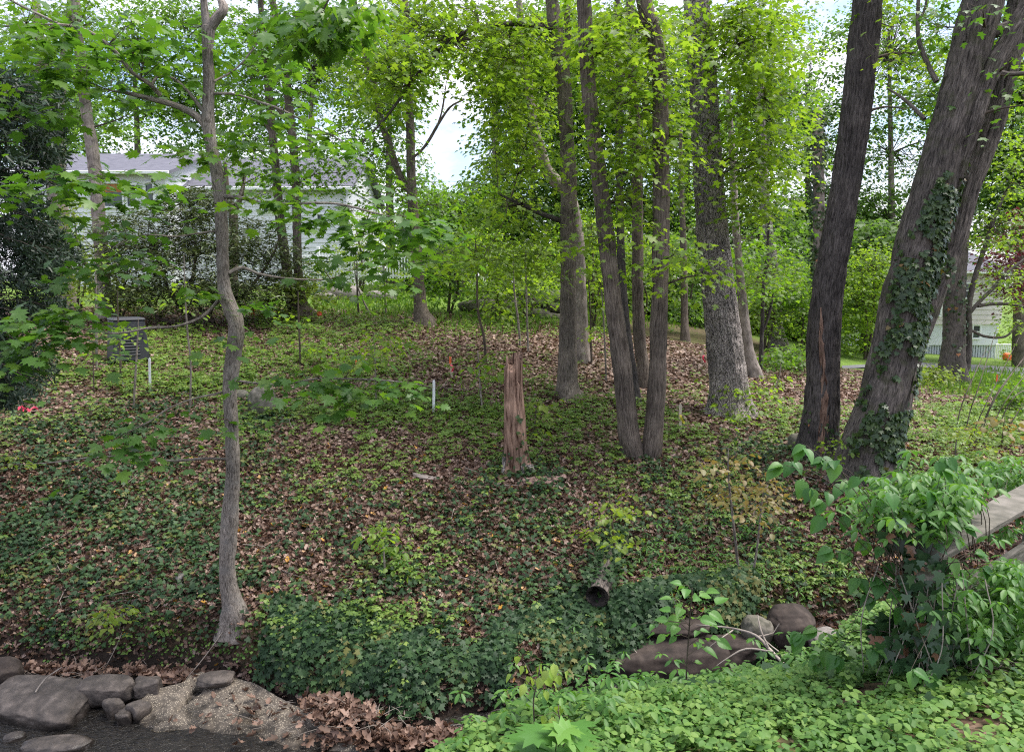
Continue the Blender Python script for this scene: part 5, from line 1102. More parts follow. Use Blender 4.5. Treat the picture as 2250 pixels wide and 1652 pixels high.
# saplings
saps = [
 ('thin straight sapling left of the pale boulder, on the lawn', [(788,690,5),(785,640,4),(784,560,2)], [(790,560,30,30,6)]),
 ('thin leaning sapling crossing beside the straight one on the lawn', [(812,690,5),(798,660,4),(783,620,3),(778,570,2)], [(770,560,30,30,6)]),
 ('thin sapling standing directly left of the V shaped trunk', [(848,690,5),(846,640,4),(843,570,3)], [(850,580,30,30,6),(855,650,30,14,4)]),
 ('knobbly thin stem rising past the left end of the rock ledge', [(1068,800,6),(1063,740,6),(1050,680,5),(1048,600,4),(1044,520,2)], [(1050,560,50,40,14),(1070,680,50,20,8)]),
 ('slim stem in front of the middle of the rock ledge', [(1143,760,5),(1138,700,5),(1130,640,4),(1128,560,2)], [(1130,620,60,26,12),(1120,560,40,30,8)]),
 ('slim pale stem just behind the top of the rotten snag', [(1161,775,5),(1158,700,4),(1156,620,4),(1154,540,2)], [(1180,600,50,24,10),(1150,560,40,30,8)]),
 ('thin stem right behind the tree with the dead branch', [(1300,800,5),(1298,740,4),(1296,660,3),(1290,580,2)], [(1300,620,40,40,10),(1310,730,30,16,5)]),
 ('hair thin sapling with bright leaves right of the pale bent trunk', [(1332,840,4),(1330,780,4),(1326,700,3),(1322,640,2)], [(1330,700,30,30,6)]),
 ('tall pale sapling standing close to the left of the pale pinkish trunk', [(213,812,6),(212,740,6),(211,650,5),(209,560,3)], [(200,640,40,30,6),(220,560,30,30,5)]),
 ('thin bare sapling in front of the left side of the compost bin', [(266,830,6),(264,780,5),(260,720,4),(258,640,2)], [(250,730,40,16,5)]),
 ('thin bare sapling in front of the right side of the compost bin', [(294,895,5),(298,820,5),(302,750,4),(304,700,2)], [(306,720,24,16,4)]),
 ('thin dark sapling half way between compost bin and slender maple', [(418,895,5),(419,800,4),(412,730,4),(407,650,3),(404,560,2)], [(400,650,50,30,8)]),
 ('thin sapling below the two close trunks', [(660,800,5),(658,740,4),(656,690,4),(655,640,2)], [(680,760,50,20,8),(650,700,30,20,5)]),
 ('thin sapling in the green patch below the pale boulder', [(827,905,4),(826,850,4),(824,790,3),(822,740,2)], [(830,745,60,20,12),(790,780,50,16,10),(860,760,40,14,8)]),
 ('upright thin sapling on the slope left of the rotten snag', [(1060,905,4),(1056,860,4),(1052,810,3),(1050,770,2)], [(1055,800,30,30,8),(1090,790,30,14,5)]),
 ('sapling with drooping pale leaves beside the snag', [(1172,960,4),(1176,920,3),(1180,880,2)], [(1190,895,40,20,10),(1170,940,24,20,6)]),
 ('leafy sprout at the foot of the plated trunk', [(1630,905,5),(1628,860,5),(1622,820,3)], [(1620,850,40,26,16),(1660,870,50,20,14),(1600,900,50,20,12),(1640,910,50,16,12)]),
 ('leafy little sapling on bare litter right of the plated trunk', [(1700,860,4),(1712,830,3),(1716,800,2)], [(1690,850,40,10,8),(1715,830,26,14,5)]),
 ('thin bare stem rising from the left snagless slope beside the white lath', [(206,860,4),(205,800,3),(204,760,2)], [(206,765,20,12,3)]),
 ('tall sapling with reddish new leaves on the bank below the plated trunk', [(1624,1275,7),(1616,1190,6),(1606,1100,5),(1600,1040,4),(1600,985,2)], [(1600,1010,50,26,12),(1600,1080,50,30,12),(1640,1100,50,40,12),(1560,1040,30,24,6)]),
 ('second thin sapling with reddish leaves right of the tall one', [(1652,1278,6),(1664,1200,5),(1672,1120,4),(1680,1060,2)], [(1690,1060,40,26,10),(1670,1120,40,30,8),(1720,1090,40,16,6)]),
 ('yellow green sapling growing over the fallen log', [(1352,1240,6),(1348,1180,5),(1342,1120,4),(1336,1070,2)], [(1370,1110,60,20,14),(1340,1170,60,16,12),(1400,1190,50,16,12),(1330,1130,40,16,8)]),
 ('small sapling standing in the ivy left of centre', [(846,1262,5),(843,1210,4),(838,1160,3)], [(830,1170,50,14,10),(860,1190,40,14,8),(890,1250,40,14,8)]),
 ('yellow green sprig spreading over the ivy left of the slender maple foot', [(262,1395,4),(268,1360,3),(285,1335,2)], [(270,1340,40,12,12),(240,1355,30,10,8)]),
 ('small sprig with yellow green leaves at the left edge above the ivy', [(40,1040,4),(44,1020,3),(48,1005,2)], [(45,1008,30,10,6)]),
 ('leafy sprig at the left foot of the straight dark trunk', [(1800,1030,4),(1815,990,3),(1830,965,2)], [(1825,975,34,16,10),(1850,1000,34,20,10)]),
 ('yellow green seedling by the right foot of the leaning trunks', [(2098,1020,4),(2100,980,3),(2104,950,2)], [(2110,950,44,14,12),(2160,990,50,16,12)]),
 ('dull brown leaved seedling at the far right slope', [(2200,985,4),(2204,950,3),(2206,930,2)], [(2205,935,40,14,10)]),
]
redl = leafmat('new_reddish_leaf', [(.13,.13,.035),(.20,.17,.05),(.25,.16,.08)], trans=.4, tmul=(1.4,1.3,.8)); M['leaf_newred'] = redl
for i, (lab, tr, bl) in enumerate(saps):
    lf = 'leaf_newred' if 'reddish' in lab or 'brown' in lab else ('leaf_yellow' if 'yellow' in lab or 'pale leaves' in lab else 'leaf_bright')
    big = tr[0][1] > 1000
    shrub('sapling', lab.replace(' snagless', ''), 'sapling', [tr], bl, lf, base=tr[0][:2], tpl='oval', size=.075 if big else .11, n=8 if big else 9, rad=.16 if big else .3, seed=400 + i, group='thin saplings growing on the slope', bark='bark_slim' if i % 3 else 'twig', twig_r=.002)
# arching bare stems in the brush at the right edge
rt = thing('brush_stems', 'thin arching bare stems leaning right at the right edge before the lawn', 'brush', hit(2150, 960))
for (a, b, c) in [((2130,985),(2170,880),(2240,740)),((2140,980),(2200,850),(2290,740)),((2150,975),(2190,870),(2260,770)),((2175,960),(2210,880),(2270,800)),((2120,960),(2150,850),(2190,720)),((2190,950),(2230,870),(2290,840)),((2100,950),(2125,860),(2170,760)),((2210,960),(2240,900),(2290,870))]:
    d = hit(*a)[1]; mb = MB(); tube(mb, trace3d([(*a, 3), ((a[0] + b[0]) / 2 - 4, (a[1] + b[1]) / 2, 2.6), (*b, 2.2), (*c, 1.2, .5)], d), 5, .15); mb.build('stem', M['bark_grey'], rt)

# ------------------------------------------------------------------ ground plants
def blob(px, py, L):
    r = np.zeros(len(px))
    for (x, y, a, b, v) in L: r = np.maximum(r, v * np.exp(-(((px - x) / a) ** 2 + ((py - y) / b) ** 2) ** 1.3))
    return r
def sample_ground(n, y0, y1, power=1.0, near_bank=False):
    """random points on the ground inside the wedge the photograph shows"""
    t = rs.rand(int(n)); y = (y0 ** (2 - power) + t * (y1 ** (2 - power) - y0 ** (2 - power))) ** (1 / (2 - power))
    x = (rs.rand(int(n)) * 2 - 1) * y * .76
    z = hz(x, y); p = np.c_[x, y, z]; px, py, _ = proj(p); ok = (px > -120) & (px < 2380) & (py < 1720)
    if not near_bank: ok &= (z > ZW + .03)
    return p[ok], px[ok], py[ok]
def scatter(mb, p, tpl, size, up=.05, tilt=.5, rnd=None, headz=-.2, sizevar=.5, nrm_mix=.5):
    N = len(p); tn = normal_at(p[:, 0], p[:, 1]); nrm = tn * nrm_mix + np.array([0, 0, 1 - nrm_mix]) + rs.randn(N, 3) * tilt
    a = rs.rand(N) * 6.283; head = np.c_[np.cos(a), np.sin(a), headz + rs.randn(N) * .25] + tn * 0
    pos = p + tn * (up * rs.rand(N))[:, None]
    leaves(mb, tpl, pos, head, nrm, size * (1 - sizevar / 2 + sizevar * rs.rand(N)), rnd)
IVY = [(120,1180,330,190,1),(60,1020,190,110,.75),(330,960,170,70,.6),(420,1230,280,160,.9),(280,1380,330,70,.9),(1000,1400,330,120,1.1),(1250,1370,240,110,1),(700,1500,170,90,1),(1050,1530,260,60,.8),(650,1330,200,80,.5),(850,1200,250,120,.3),(1150,1150,250,110,.4),(1130,1060,110,40,1),(1420,1040,60,30,.9),(1350,1230,250,120,.55),(1500,1330,300,90,.6),(1650,1160,220,110,.35),(1950,1250,150,150,.7),(1800,1300,120,60,.6),(1950,1050,80,30,.5),(560,1000,90,50,.5),(580,920,50,40,.8),(1690,1010,120,60,.5)]
p, px, py = sample_ground(230000, 7, 15, .6)
dn = blob(px, py, IVY) * np.clip(.85 + 2.0 * fbm(p, 1.3, 3, 31) + .8 * fbm(p, 4, 2, 32), .12, 1.35); lowrow = 1440 + 30 * np.sin(px / 90) + np.where(px > 560, 70 + np.clip((px - 700) / 3, 0, 70), -20)
dn = dn * (py < lowrow + 40 * vnoise(p, 2, 3)) * np.where((px < 330) & (py > 1425), 0, 1)
m = rs.rand(len(p)) < dn * .62; p = p[m]
iv = MB(); c = np.clip(.5 + .7 * fbm(p, 2.5, 2, 8) + .25 * rs.randn(len(p)), 0, .985); c = np.where(rs.rand(len(p)) < .004, 1, c)
scatter(iv, p, 'ivy', .060, up=.13, tilt=.34, rnd=c, headz=-.35, nrm_mix=.45)
def bank_face(n, pxa, pxb, s0, s1):
    px = pxa + (pxb - pxa) * rs.rand(n); fx = np.interp(px, [a for a, b in foot_px], foot[1:-1, 0]); fy = np.interp(fx, foot[:, 0], foot[:, 1]); s = s0 + (s1 - s0) * rs.rand(n)
    y = fy + s; x = fx; return np.c_[x, y, hz(x, y)], px
fp, fpx = bank_face(17000, 560, 1420, .06, 1.0); kk = (fp[:, 2] > ZW + .08 + .16 * rs.rand(len(fp))) & (fbm(fp, 1.5, 2, 3) > -.12); fp = fp[kk]
fp2, _ = bank_face(5000, 1350, 1720, .0, .7); fp2[:, 2] += .12; fp = np.vstack([fp, fp2[fbm(fp2, 2.5, 2, 6) > -.05]])
N_ = len(fp); fn = normal_at(fp[:, 0], fp[:, 1]); fa = rs.randn(N_)
leaves(iv, 'ivy', fp + fn * (.015 + .08 * rs.rand(N_))[:, None], np.c_[.7 * fa, -.5 + .4 * rs.randn(N_), -.8 + .4 * rs.randn(N_)], fn * .7 + np.array([0, -.3, .6]) + rs.randn(N_, 3) * .3, .066 * (.6 + .7 * rs.rand(N_)), np.clip(.5 + .7 * fbm(fp, 2.5, 2, 8) + .25 * rs.randn(N_), 0, .985))
lg = np.array([log_a * (1 - t) + log_b * t for t in rs.rand(900) * 1.1 + .08]) + rs.randn(900, 3) * np.array([.11, .05, .03]); lg[:, 2] += .11
leaves(iv, 'ivy', lg, rs.randn(900, 3) * np.array([1, 1, .2]) + np.array([0, -.3, -.3]), rs.randn(900, 3) * .35 + np.array([0, -.2, 1]), .055 * (.7 + .6 * rs.rand(900)), rs.rand(900) * .9)
tag(iv.build('ground_ivy', M['ivy']), 'dark green ivy carpeting the bank and slope', kind='stuff')
# leaf litter
lt_ = MB()
p, px, py = sample_ground(120000, 6.9, 12.5, .6); k = rs.rand(len(p)) < .6; p = p[k]; lit = rs.rand(len(p)) ** 1.15
scatter(lt_, p, 'dead', .066, up=.035, tilt=.45, rnd=lit * .995, headz=0)
p, px, py = sample_ground(170000, 12.5, 24, .9); k = (rs.rand(len(p)) < .62) & (hz(p[:, 0], p[:, 1]) > -9); p = p[k]
scatter(lt_, p, 'far', .085, up=.03, tilt=.4, rnd=rs.rand(len(p)) ** 1.1 * .97, headz=0)
# drifts at the foot of the bank and on the slab
for (x0, y0, sx, sy, n) in ((740,1565,70,30,420),(860,1598,90,16,260),(560,1540,110,50,60),(1150,1580,240,16,420),(120,1450,160,14,260),(380,1462,90,12,180),(900,1600,200,14,300),(1900,1130,90,30,600),(1830,1400,60,22,250),(620,960,60,20,120)):
    qx = x0 + sx * rs.randn(n) * .6; qy = y0 + sy * rs.randn(n) * .6
    pts = np.array([onplane(a, b, ZW + .18) if y0 > 1400 else hit(a, b) for a, b in zip(qx, qy)]); pts[:, 2] = np.maximum(hz(pts[:, 0], pts[:, 1]) + .02, ZW + (.16 if (x0 == 740) else .02))
    scatter(lt_, pts, 'dead', .078, up=.07, tilt=.7, rnd=.05 + .70 * rs.rand(n), headz=0, sizevar=1.0)
tag(lt_.build('leaf_litter', M['litter']), 'brown fallen leaves covering the woodland floor', kind='stuff')
# low seedlings and herbs
HERB = [(520,830,420,60,1),(720,760,230,60,1),(640,900,260,60,.9),(1000,900,420,70,.9),(700,800,260,60,.8),(420,760,180,40,.6),(800,960,300,50,.8),(1300,920,300,50,.7),(1560,940,260,50,.7),(2100,950,260,60,.9),(2150,1050,200,60,.8),(1550,1120,260,110,.85),(1450,1290,240,90,.7),(1750,1280,160,80,.7),(900,740,200,30,.5),(180,900,200,50,.5),(1000,1010,300,40,.5),(700,1060,260,50,.4),(450,1400,220,40,.6),(830,1370,130,30,.8),(1850,1200,130,80,.6),(900,1240,110,60,.6),(1200,720,260,30,.5),(1250,880,90,14,1),(60,930,120,60,.3),(1350,980,200,40,.5)]
hb = MB()
def rosettes(mb, p, n, size, h, mat_r=None, tpl='oval', droop=-.15, stems=True):
    N = len(p); tn = h * (.4 + .8 * rs.rand(N)); top = p + np.c_[rs.randn(N, 2) * .02, tn]
    a0 = rs.rand(N)[:, None] * 6.28; a = a0 + np.arange(n)[None, :] * 6.283 / n + rs.randn(N, n) * .25
    head = np.stack([np.cos(a), np.sin(a), droop + rs.randn(N, n) * .2], -1).reshape(-1, 3)
    nr = np.tile(np.array([0, 0, 1.]), (N * n, 1)) + rs.randn(N * n, 3) * .18
    c = np.clip(np.repeat(rs.rand(N) if mat_r is None else mat_r, n) * .7 + .3 * rs.rand(N * n), 0, 1)
    pos = np.repeat(top, n, 0) + head * .01
    leaves(mb, tpl, pos, head, nr, size * np.repeat(.7 + .6 * rs.rand(N), n), c)
p, px, py = sample_ground(110000, 7, 24, .8)
dn = (blob(px, py, HERB) + .05) * (1 - .85 * blob(px, py, [(1450,800,330,50,1),(1000,745,200,28,.9),(1230,1100,200,60,.5),(650,1180,150,120,.5),(1850,905,80,50,.7)])) * np.clip(.62 + 2.6 * fbm(p, .8, 3, 77) + 1.2 * fbm(p, 2.6, 2, 78), .08, 1.25); k = rs.rand(len(p)) < dn * .58; p, py_k = p[k], py[k]
near_ = p[:, 1] < 12
rosettes(hb, p[near_], 5, .045, .10, tpl='far'); k2 = rs.rand(near_.sum()) < .35; rosettes(hb, (p[near_] + rs.randn(near_.sum(), 3) * np.array([.03,.03,0]))[k2], 5, .05, .22, tpl='far')
rosettes(hb, p[~near_], 5, .05, .10, tpl='far'); k2 = rs.rand((~near_).sum()) < .3; rosettes(hb, (p[~near_] + rs.randn((~near_).sum(), 3) * np.array([.06,.06,0]))[k2], 5, .06, .24, tpl='far')
tag(hb.build('woodland_seedlings', M['seedling']), 'light green seedlings and herbs spread over the slope', kind='stuff')
# five leaved creeper on the far bank
cr_ = MB(); p, px, py = sample_ground(16000, 7, 11, .6)
dn = blob(px, py, [(1560,1250,220,90,.9),(1500,1330,140,60,.8),(1800,1320,130,60,.8),(1650,1180,160,60,.5),(880,1250,60,30,.7),(1380,1330,60,60,.6)]); k = rs.rand(len(p)) < dn * .3
rosettes(cr_, p[k], 5, .085, .16, tpl='lance', droop=-.3)
tag(cr_.build('creeper_patch', M['creeper']), 'five leaved creeper spreading over the bank at the right', kind='stuff')
# small bright clover like cover at the top of the left bank edge
cv = MB(); p, px, py = sample_ground(60000, 7, 9.5, .5)
dn = blob(px, py, [(300,1400,240,35,.9),(420,1425,130,25,1),(560,1440,100,30,.7),(830,1365,150,30,.8),(700,1390,120,30,.6),(150,1450,40,16,.7),(220,1490,50,14,.7),(400,1465,60,14,.5)]); k = rs.rand(len(p)) < dn * .75
scatter(cv, p[k], 'round', .030, up=.10, tilt=.35, rnd=rs.rand(k.sum()))
# near bank: carpet of rounded leaves
x = rs.rand(125000) * 5.2 - .9; y = 2.0 + rs.rand(125000) * 4.3; z = hz(x, y); p = np.c_[x, y, z]; px, py, _ = proj(p)
sn = np.minimum(np.interp(x, near[1:, 0], near[1:, 1]) - y, (x + .7) * 1.2)
bare = np.exp(-(((px - 2160) / 90) ** 2 + ((py - 1610) / 45) ** 2)); bare2 = np.exp(-(((px - 2170) / 70) ** 2 + ((py - 1480) / 50) ** 2))
k = (sn > -.38) & (rs.rand(len(x)) > bare * 1.1) & (rs.rand(len(x)) > bare2) & (px > 700) & (px < 2400) & (py < 1780); p = p[k]
c = np.clip(.5 + .6 * fbm(p, 2.2, 3, 19) + .2 * rs.randn(len(p)), 0, 1)
p = p[fbm(p, 5, 2, 55) > -.42]; c = np.clip(.5 + .8 * fbm(p, 1.6, 3, 19) + .25 * rs.randn(len(p)), 0, 1)
scatter(cv, p, 'round', .0235, up=.07, tilt=.36, rnd=c, headz=-.1, nrm_mix=.3, sizevar=1.1)
sub_ = rs.rand(len(p)) < .02; rosettes(cv, p[sub_], 5, .035, .11, tpl='oval')
tag(cv.build('round_leaf_cover', M['cover']), 'carpet of small round light green leaves on the near bank', kind='stuff')
iv2 = MB(); q_ = (blob(*proj(p)[:2], [(1600,1470,260,30,.9),(1400,1520,200,30,.6),(1950,1450,200,60,.8),(2230,1400,120,200,.9),(2150,1560,120,60,.4),(1150,1600,200,40,.4),(2250,1560,60,100,.5)]) * .055) > rs.rand(len(p))
scatter(iv2, p[q_], 'ivy', .062, up=.12, tilt=.35, rnd=.3 + .6 * rs.rand(q_.sum()), headz=-.3)
tag(iv2.build('near_bank_ivy', M['ivy']), 'larger ivy leaves along the rim of the near bank', kind='stuff')
cr2 = MB(); q_ = (blob(*proj(p)[:2], [(1000,1620,140,30,1),(1150,1560,140,40,.9),(1330,1500,100,36,.9),(1430,1540,120,40,.7),(1600,1480,120,20,.5),(1250,1610,200,40,.6),(2230,1350,80,160,.9),(1750,1480,120,30,.5),(2130,1330,60,60,.5)]) * .02) > rs.rand(len(p))
rosettes(cr2, p[q_], 5, .062, .14, tpl='ellip', droop=-.3); q2 = q_ & (rs.rand(len(p)) < .6); rosettes(cr2, p[q2] + rs.randn(q2.sum(), 3) * np.array([.05,.05,0]), 5, .05, .26, tpl='ellip', droop=-.25)
tag(cr2.build('near_creeper', M['creeper']), 'five leaved creeper rosettes along the rim of the near bank', kind='stuff')
# grass on the lawns
gr = MB(); p1, a_, b_ = sample_ground(60000, 19, 36, 1.2); k = (blob(a_, b_, [(820,675,150,26,1),(1080,710,160,20,.8),(560,665,120,20,.4),(2200,850,160,30,1),(1300,700,200,20,.5)]) > rs.rand(len(p1))); p1 = p1[k]
leaves(gr, 'needle', p1, np.c_[rs.randn(len(p1), 2) * .4, np.ones(len(p1))], rs.randn(len(p1), 3), .16 * (.5 + rs.rand(len(p1))))
p1, a_, b_ = sample_ground(90000, 12.5, 24, .9); k = (blob(a_, b_, [(620,790,330,100,.6),(900,880,300,60,.4),(450,800,200,60,.4),(2080,970,260,60,.4)]) * (.5 + fbm(p1, 1.1, 2, 3)) > rs.rand(len(p1))); p1 = p1[k]
leaves(gr, 'needle', p1, np.c_[rs.randn(len(p1), 2) * .8, np.ones(len(p1))], rs.randn(len(p1), 3), .10 * (.5 + rs.rand(len(p1))))
tag(gr.build('lawn_grass', M['grass']), 'bright grass blades on the lawn and thinly over the upper slope', kind='stuff')

# ------------------------------------------------------------------ foreground plants and railing
M['plank'] = objmat('mossy_weathered_plank', [(.06,.058,.045),(.13,.12,.098),(.20,.18,.155)], scale=7, rough=.85, bump=.5, stretch=(1, 1, 5))
A = P(2026, 1218, 3.55); B = P(2290, 1078, 4.75); zr = A[2]; B[2] = zr
dv = (B - A); Ln = np.linalg.norm(dv); ang = math.atan2(dv[1], dv[0])
wr = thing('wooden_railing', 'weathered wooden railing running away to the right under the vines', 'railing', (A[0], A[1], hz1(A[0], A[1])))
def orient_box(name, c, L, W, T, ang):
    mb = MB(); box(mb, (0, 0, 0), (L, W, T), b=.006)
    o = mb.build(name, M['plank'], None, smooth=False); o.parent = wr; o.rotation_euler = (0, 0, ang); o.location = [float(a - b) for a, b in zip(c, wr.location)]
    return o
mid = (A + B) / 2
orient_box('top_rail', (mid[0], mid[1], zr), Ln + .05, .19, .038, ang)
sd3 = np.array([math.cos(ang), math.sin(ang)])
orient_box('side_rail', (mid[0] + .05, mid[1] + .02, zr - .36), Ln, .038, .14, ang)
for k, s in enumerate((.04, .97)):
    c = A + dv * s; orient_box('post', (c[0], c[1] + .03, (zr - .02 + hz1(c[0], c[1]) - .1) / 2), .09, .09, zr - .02 - hz1(c[0], c[1]) + .1, ang)
orient_box('post_block', (A[0] - .02, A[1] - .09, zr - .05), .12, .10, .07, ang + .5)
# broad leaved vine: leaf by leaf
def cropxy(a, b): return 1469.7 + .418 * a, 962 + .418 * b
anch = [(600,190),(650,170),(700,260),(745,310),(790,160),(830,165),(870,170),(820,460),(920,450),(925,290),(960,280),(1050,365),(1120,370),(1365,330),(1290,470),(1395,490),(1430,220),(1510,240),(1540,520),(860,630),(1040,590),(950,640),(1130,620),(1130,700),(1000,780),(1120,790),(1065,880),(1215,930),(1220,860),(1310,920),(1400,870),(1420,940),(1495,960),(1380,620),(1460,670),(1480,745),(1525,740),(1690,750),(1720,830),(690,1065),(780,1045),(690,1120),(830,1150),(890,1190),(790,1190),(1060,1150),(1190,1215),(1250,1200),(1270,1270),(1340,1280),(1540,1070),(1490,1020),(1730,680),(1780,690),(1450,150),(1400,170),(830,330),(800,370),(1000,255),(720,90),(700,100),(1150,330),(1230,460),(1640,730),(1600,660),(1680,1230),(1560,1010)]
bv = MB(); pos = []; hd = []; nr = []; sz = []
for (a, b) in anch:
    x_, y_ = cropxy(a, b); right = (x_ - 2010) / 250
    d = 3.45 + .25 * abs(right) + .12 * rs.randn() + (.35 if b > 1000 else 0) * 0 + max(0, (x_ - 2080)) * .002
    q = P(x_, y_, d); pos.append(q + np.array([0, 0, .05])); aa = math.atan2(-1.0, (x_ - 2000) / 120) + rs.randn() * .5
    hd.append([math.cos(aa), math.sin(aa) * .8, -.75 + .3 * rs.randn()]); nr.append([.25 * rs.randn() + .15 * math.cos(aa), -.55 + .2 * rs.randn(), .8]); sz.append(.100 * (.7 + .5 * rs.rand()))
    if rs.rand() < .75:
        for sgn in (-1, 1):
            if rs.rand() < .4: pos.append(pos[-1]); h = hd[-1 if sgn < 0 else -1]; hd.append([h[0] + sgn * .9, h[1], h[2] + .3]); nr.append([.3 * rs.randn(), -.3, .9]); sz.append(.085)
vn = thing('climbing_vine', 'broad leaved vine smothering the end post of the wooden railing', 'vine', (A[0], A[1], hz1(A[0], A[1])))
M['broad'] = leafmat('broad_leaf', [(.040,.12,.028),(.06,.165,.035),(.10,.215,.045)], trans=.35, tmul=(1.8,1.8,.5), rough=.42, spec=.38)
def broad_template():
    """ovate blade with a raised quilt between the side veins"""
    NV, NU = 13, 7; V = []
    for j in range(NV):
        t = j / (NV - 1); wdt = .36 * math.sin(math.pi * min(1, t ** .75)) ** .8 * (1 - .25 * t) + .001
        for i in range(NU):
            u = (i / (NU - 1)) * 2 - 1; x = u * wdt * (1 + .035 * (1 if j % 2 else -1) * (abs(u) > .9)); y = t + .10 * abs(u) * (1 - t)
            z = .13 * abs(u) * wdt * 2 - .32 * t * t + .016 * math.sin((t - .12 * abs(u)) * math.pi * 12) * min(1, abs(u) * 3) * (1 - t)
            V.append((x, y, z))
    F_ = [[j * NU + i, j * NU + i + 1, (j + 1) * NU + i + 1, (j + 1) * NU + i] for j in range(NV - 1) for i in range(NU - 1)]
    return np.array(V), np.array(F_)
LEAF['broad'] = broad_template()
leaves(bv, 'broad', np.array(pos), np.array(hd), np.array(nr), np.array(sz))
bv.build('leaves', M['broad'], vn)
st = MB(); post_top = A + np.array([0, 0, .05])
root_pts = [A + np.array([.05 * rs.randn(), -.05, -.05 * i]) for i in range(10)]
for i in range(0, len(pos), 3):
    r0 = root_pts[i % 10]; q = np.array(pos[i]); m_ = r0 * .5 + q * .5 + np.array([0, -.02, .08])
    tube(st, [[*r0, .003], [*(m_ + rs.randn(3) * .05), .0022], [*q, .001]], 4, .06, cap=False)
st.build('stems', M['twig'], vn)
# creeper and ivy masses on the railing
cm = thing('creeper_mass', 'five leaved creeper heaped over the top rail of the wooden railing', 'vine', (mid[0], mid[1], hz1(mid[0], mid[1])))
c5 = MB()
def off_rail(pp):
    px, py, _ = proj(pp); a_ = np.abs(py - np.interp(px, [2110, 2250], [1155, 1098])) < 34; b_ = np.abs(py - np.interp(px, [2130, 2240], [1268, 1190])) < 26
    return ~(((px > 2112) & a_) | ((px > 2130) & b_)) | (rs.rand(len(pp)) < .12)
def blobpts(L):
    out = []
    for (px, py, rx, ry, n, d0, sp) in L:
        a = rs.rand(n) * 6.283; r = np.sqrt(rs.rand(n)); X_ = px + rx * r * np.cos(a); Y_ = py + ry * r * np.sin(a); D_ = d0 + sp * rs.randn(n)
        out += [P(x, y, z) for x, y, z in zip(X_, Y_, D_)]
    return np.array(out)
pp = blobpts([(1990,1090,110,40,110,3.9,.2),(2090,1080,70,45,80,3.8,.2),(2050,1130,90,40,70,3.6,.12),(2130,1150,30,30,20,3.7,.1),(1920,1120,50,30,24,3.7,.15),(2215,1045,60,32,110,5.6,.25),(2230,1175,40,20,20,4.4,.1),(2190,1290,50,60,60,3.7,.15),(2150,1360,60,60,60,3.6,.15),(2230,1330,40,90,60,3.8,.2),(2080,1330,40,60,26,3.5,.1)])
pp = np.vstack([pp, (pp + rs.randn(len(pp), 3) * .07)[::2]]); pp = pp[off_rail(pp)]; rosettes(c5, pp - np.array([0, 0, .05]), 5, .056, .08, tpl='ellip', droop=-.35)
c5.build('leaves', M['creeper'], cm)
st = MB()
for q in pp[::12]:
    g = hz1(q[0], q[1]); r0 = np.array([q[0] * .6 + (mid[0] if q[0] > A[0] else A[0]) * .4, q[1] * .7 + mid[1] * .3, max(g, min(zr - .1, q[2] - .3))]); tube(st, [[*r0, .003], [*(r0 * .5 + q * .5 + np.array([.02, 0, .03])), .0025], [*q, .001]], 3, .08, cap=False)
st.build('stems', M['twig'], cm)
im = thing('post_ivy', 'dark and browning ivy hanging round the foot of the railing post', 'ivy', (A[0], A[1] - .02, hz1(A[0], A[1])))
i5 = MB(); pp = blobpts([(2030,1260,50,50,130,3.55,.1),(2040,1340,60,60,170,3.55,.12),(2010,1420,80,50,170,3.6,.15),(2060,1400,50,60,110,3.5,.1),(1990,1170,60,40,60,3.6,.1),(2110,1430,60,50,90,3.6,.1),(1960,1380,50,40,60,3.7,.1)])
nn_ = len(pp); leaves(i5, 'ivy', pp, np.c_[rs.randn(nn_) * .4, rs.randn(nn_) * .3 - .2, -np.ones(nn_)], np.c_[rs.randn(nn_) * .4, -np.ones(nn_), .3 + .3 * rs.randn(nn_)], .062 * (.6 + .7 * rs.rand(nn_)), np.where(rs.rand(nn_) < .07, 1, rs.rand(nn_) * .9))
M['ivy_post'] = leafmat('post_ivy_leaf', [(.015,.04,.018),(.03,.075,.03),(.05,.10,.04),(.20,.10,.06)], [0,.5,.93,1], trans=.15, rough=.35, spec=.5)
i5.build('leaves', M['ivy_post'], im); st = MB()
for k in range(26):
    a = A + np.array([.1 * rs.randn(), -.08 + .05 * rs.randn(), -.05]); b = a + np.array([.12 * rs.randn(), -.05 * rs.rand(), -.55]); tube(st, [[*a, .003], [*(a * .5 + b * .5 + rs.randn(3) * .04), .003], [*b, .002]], 4, .05, cap=False)
st.build('stems', M['twig_pale'], im)
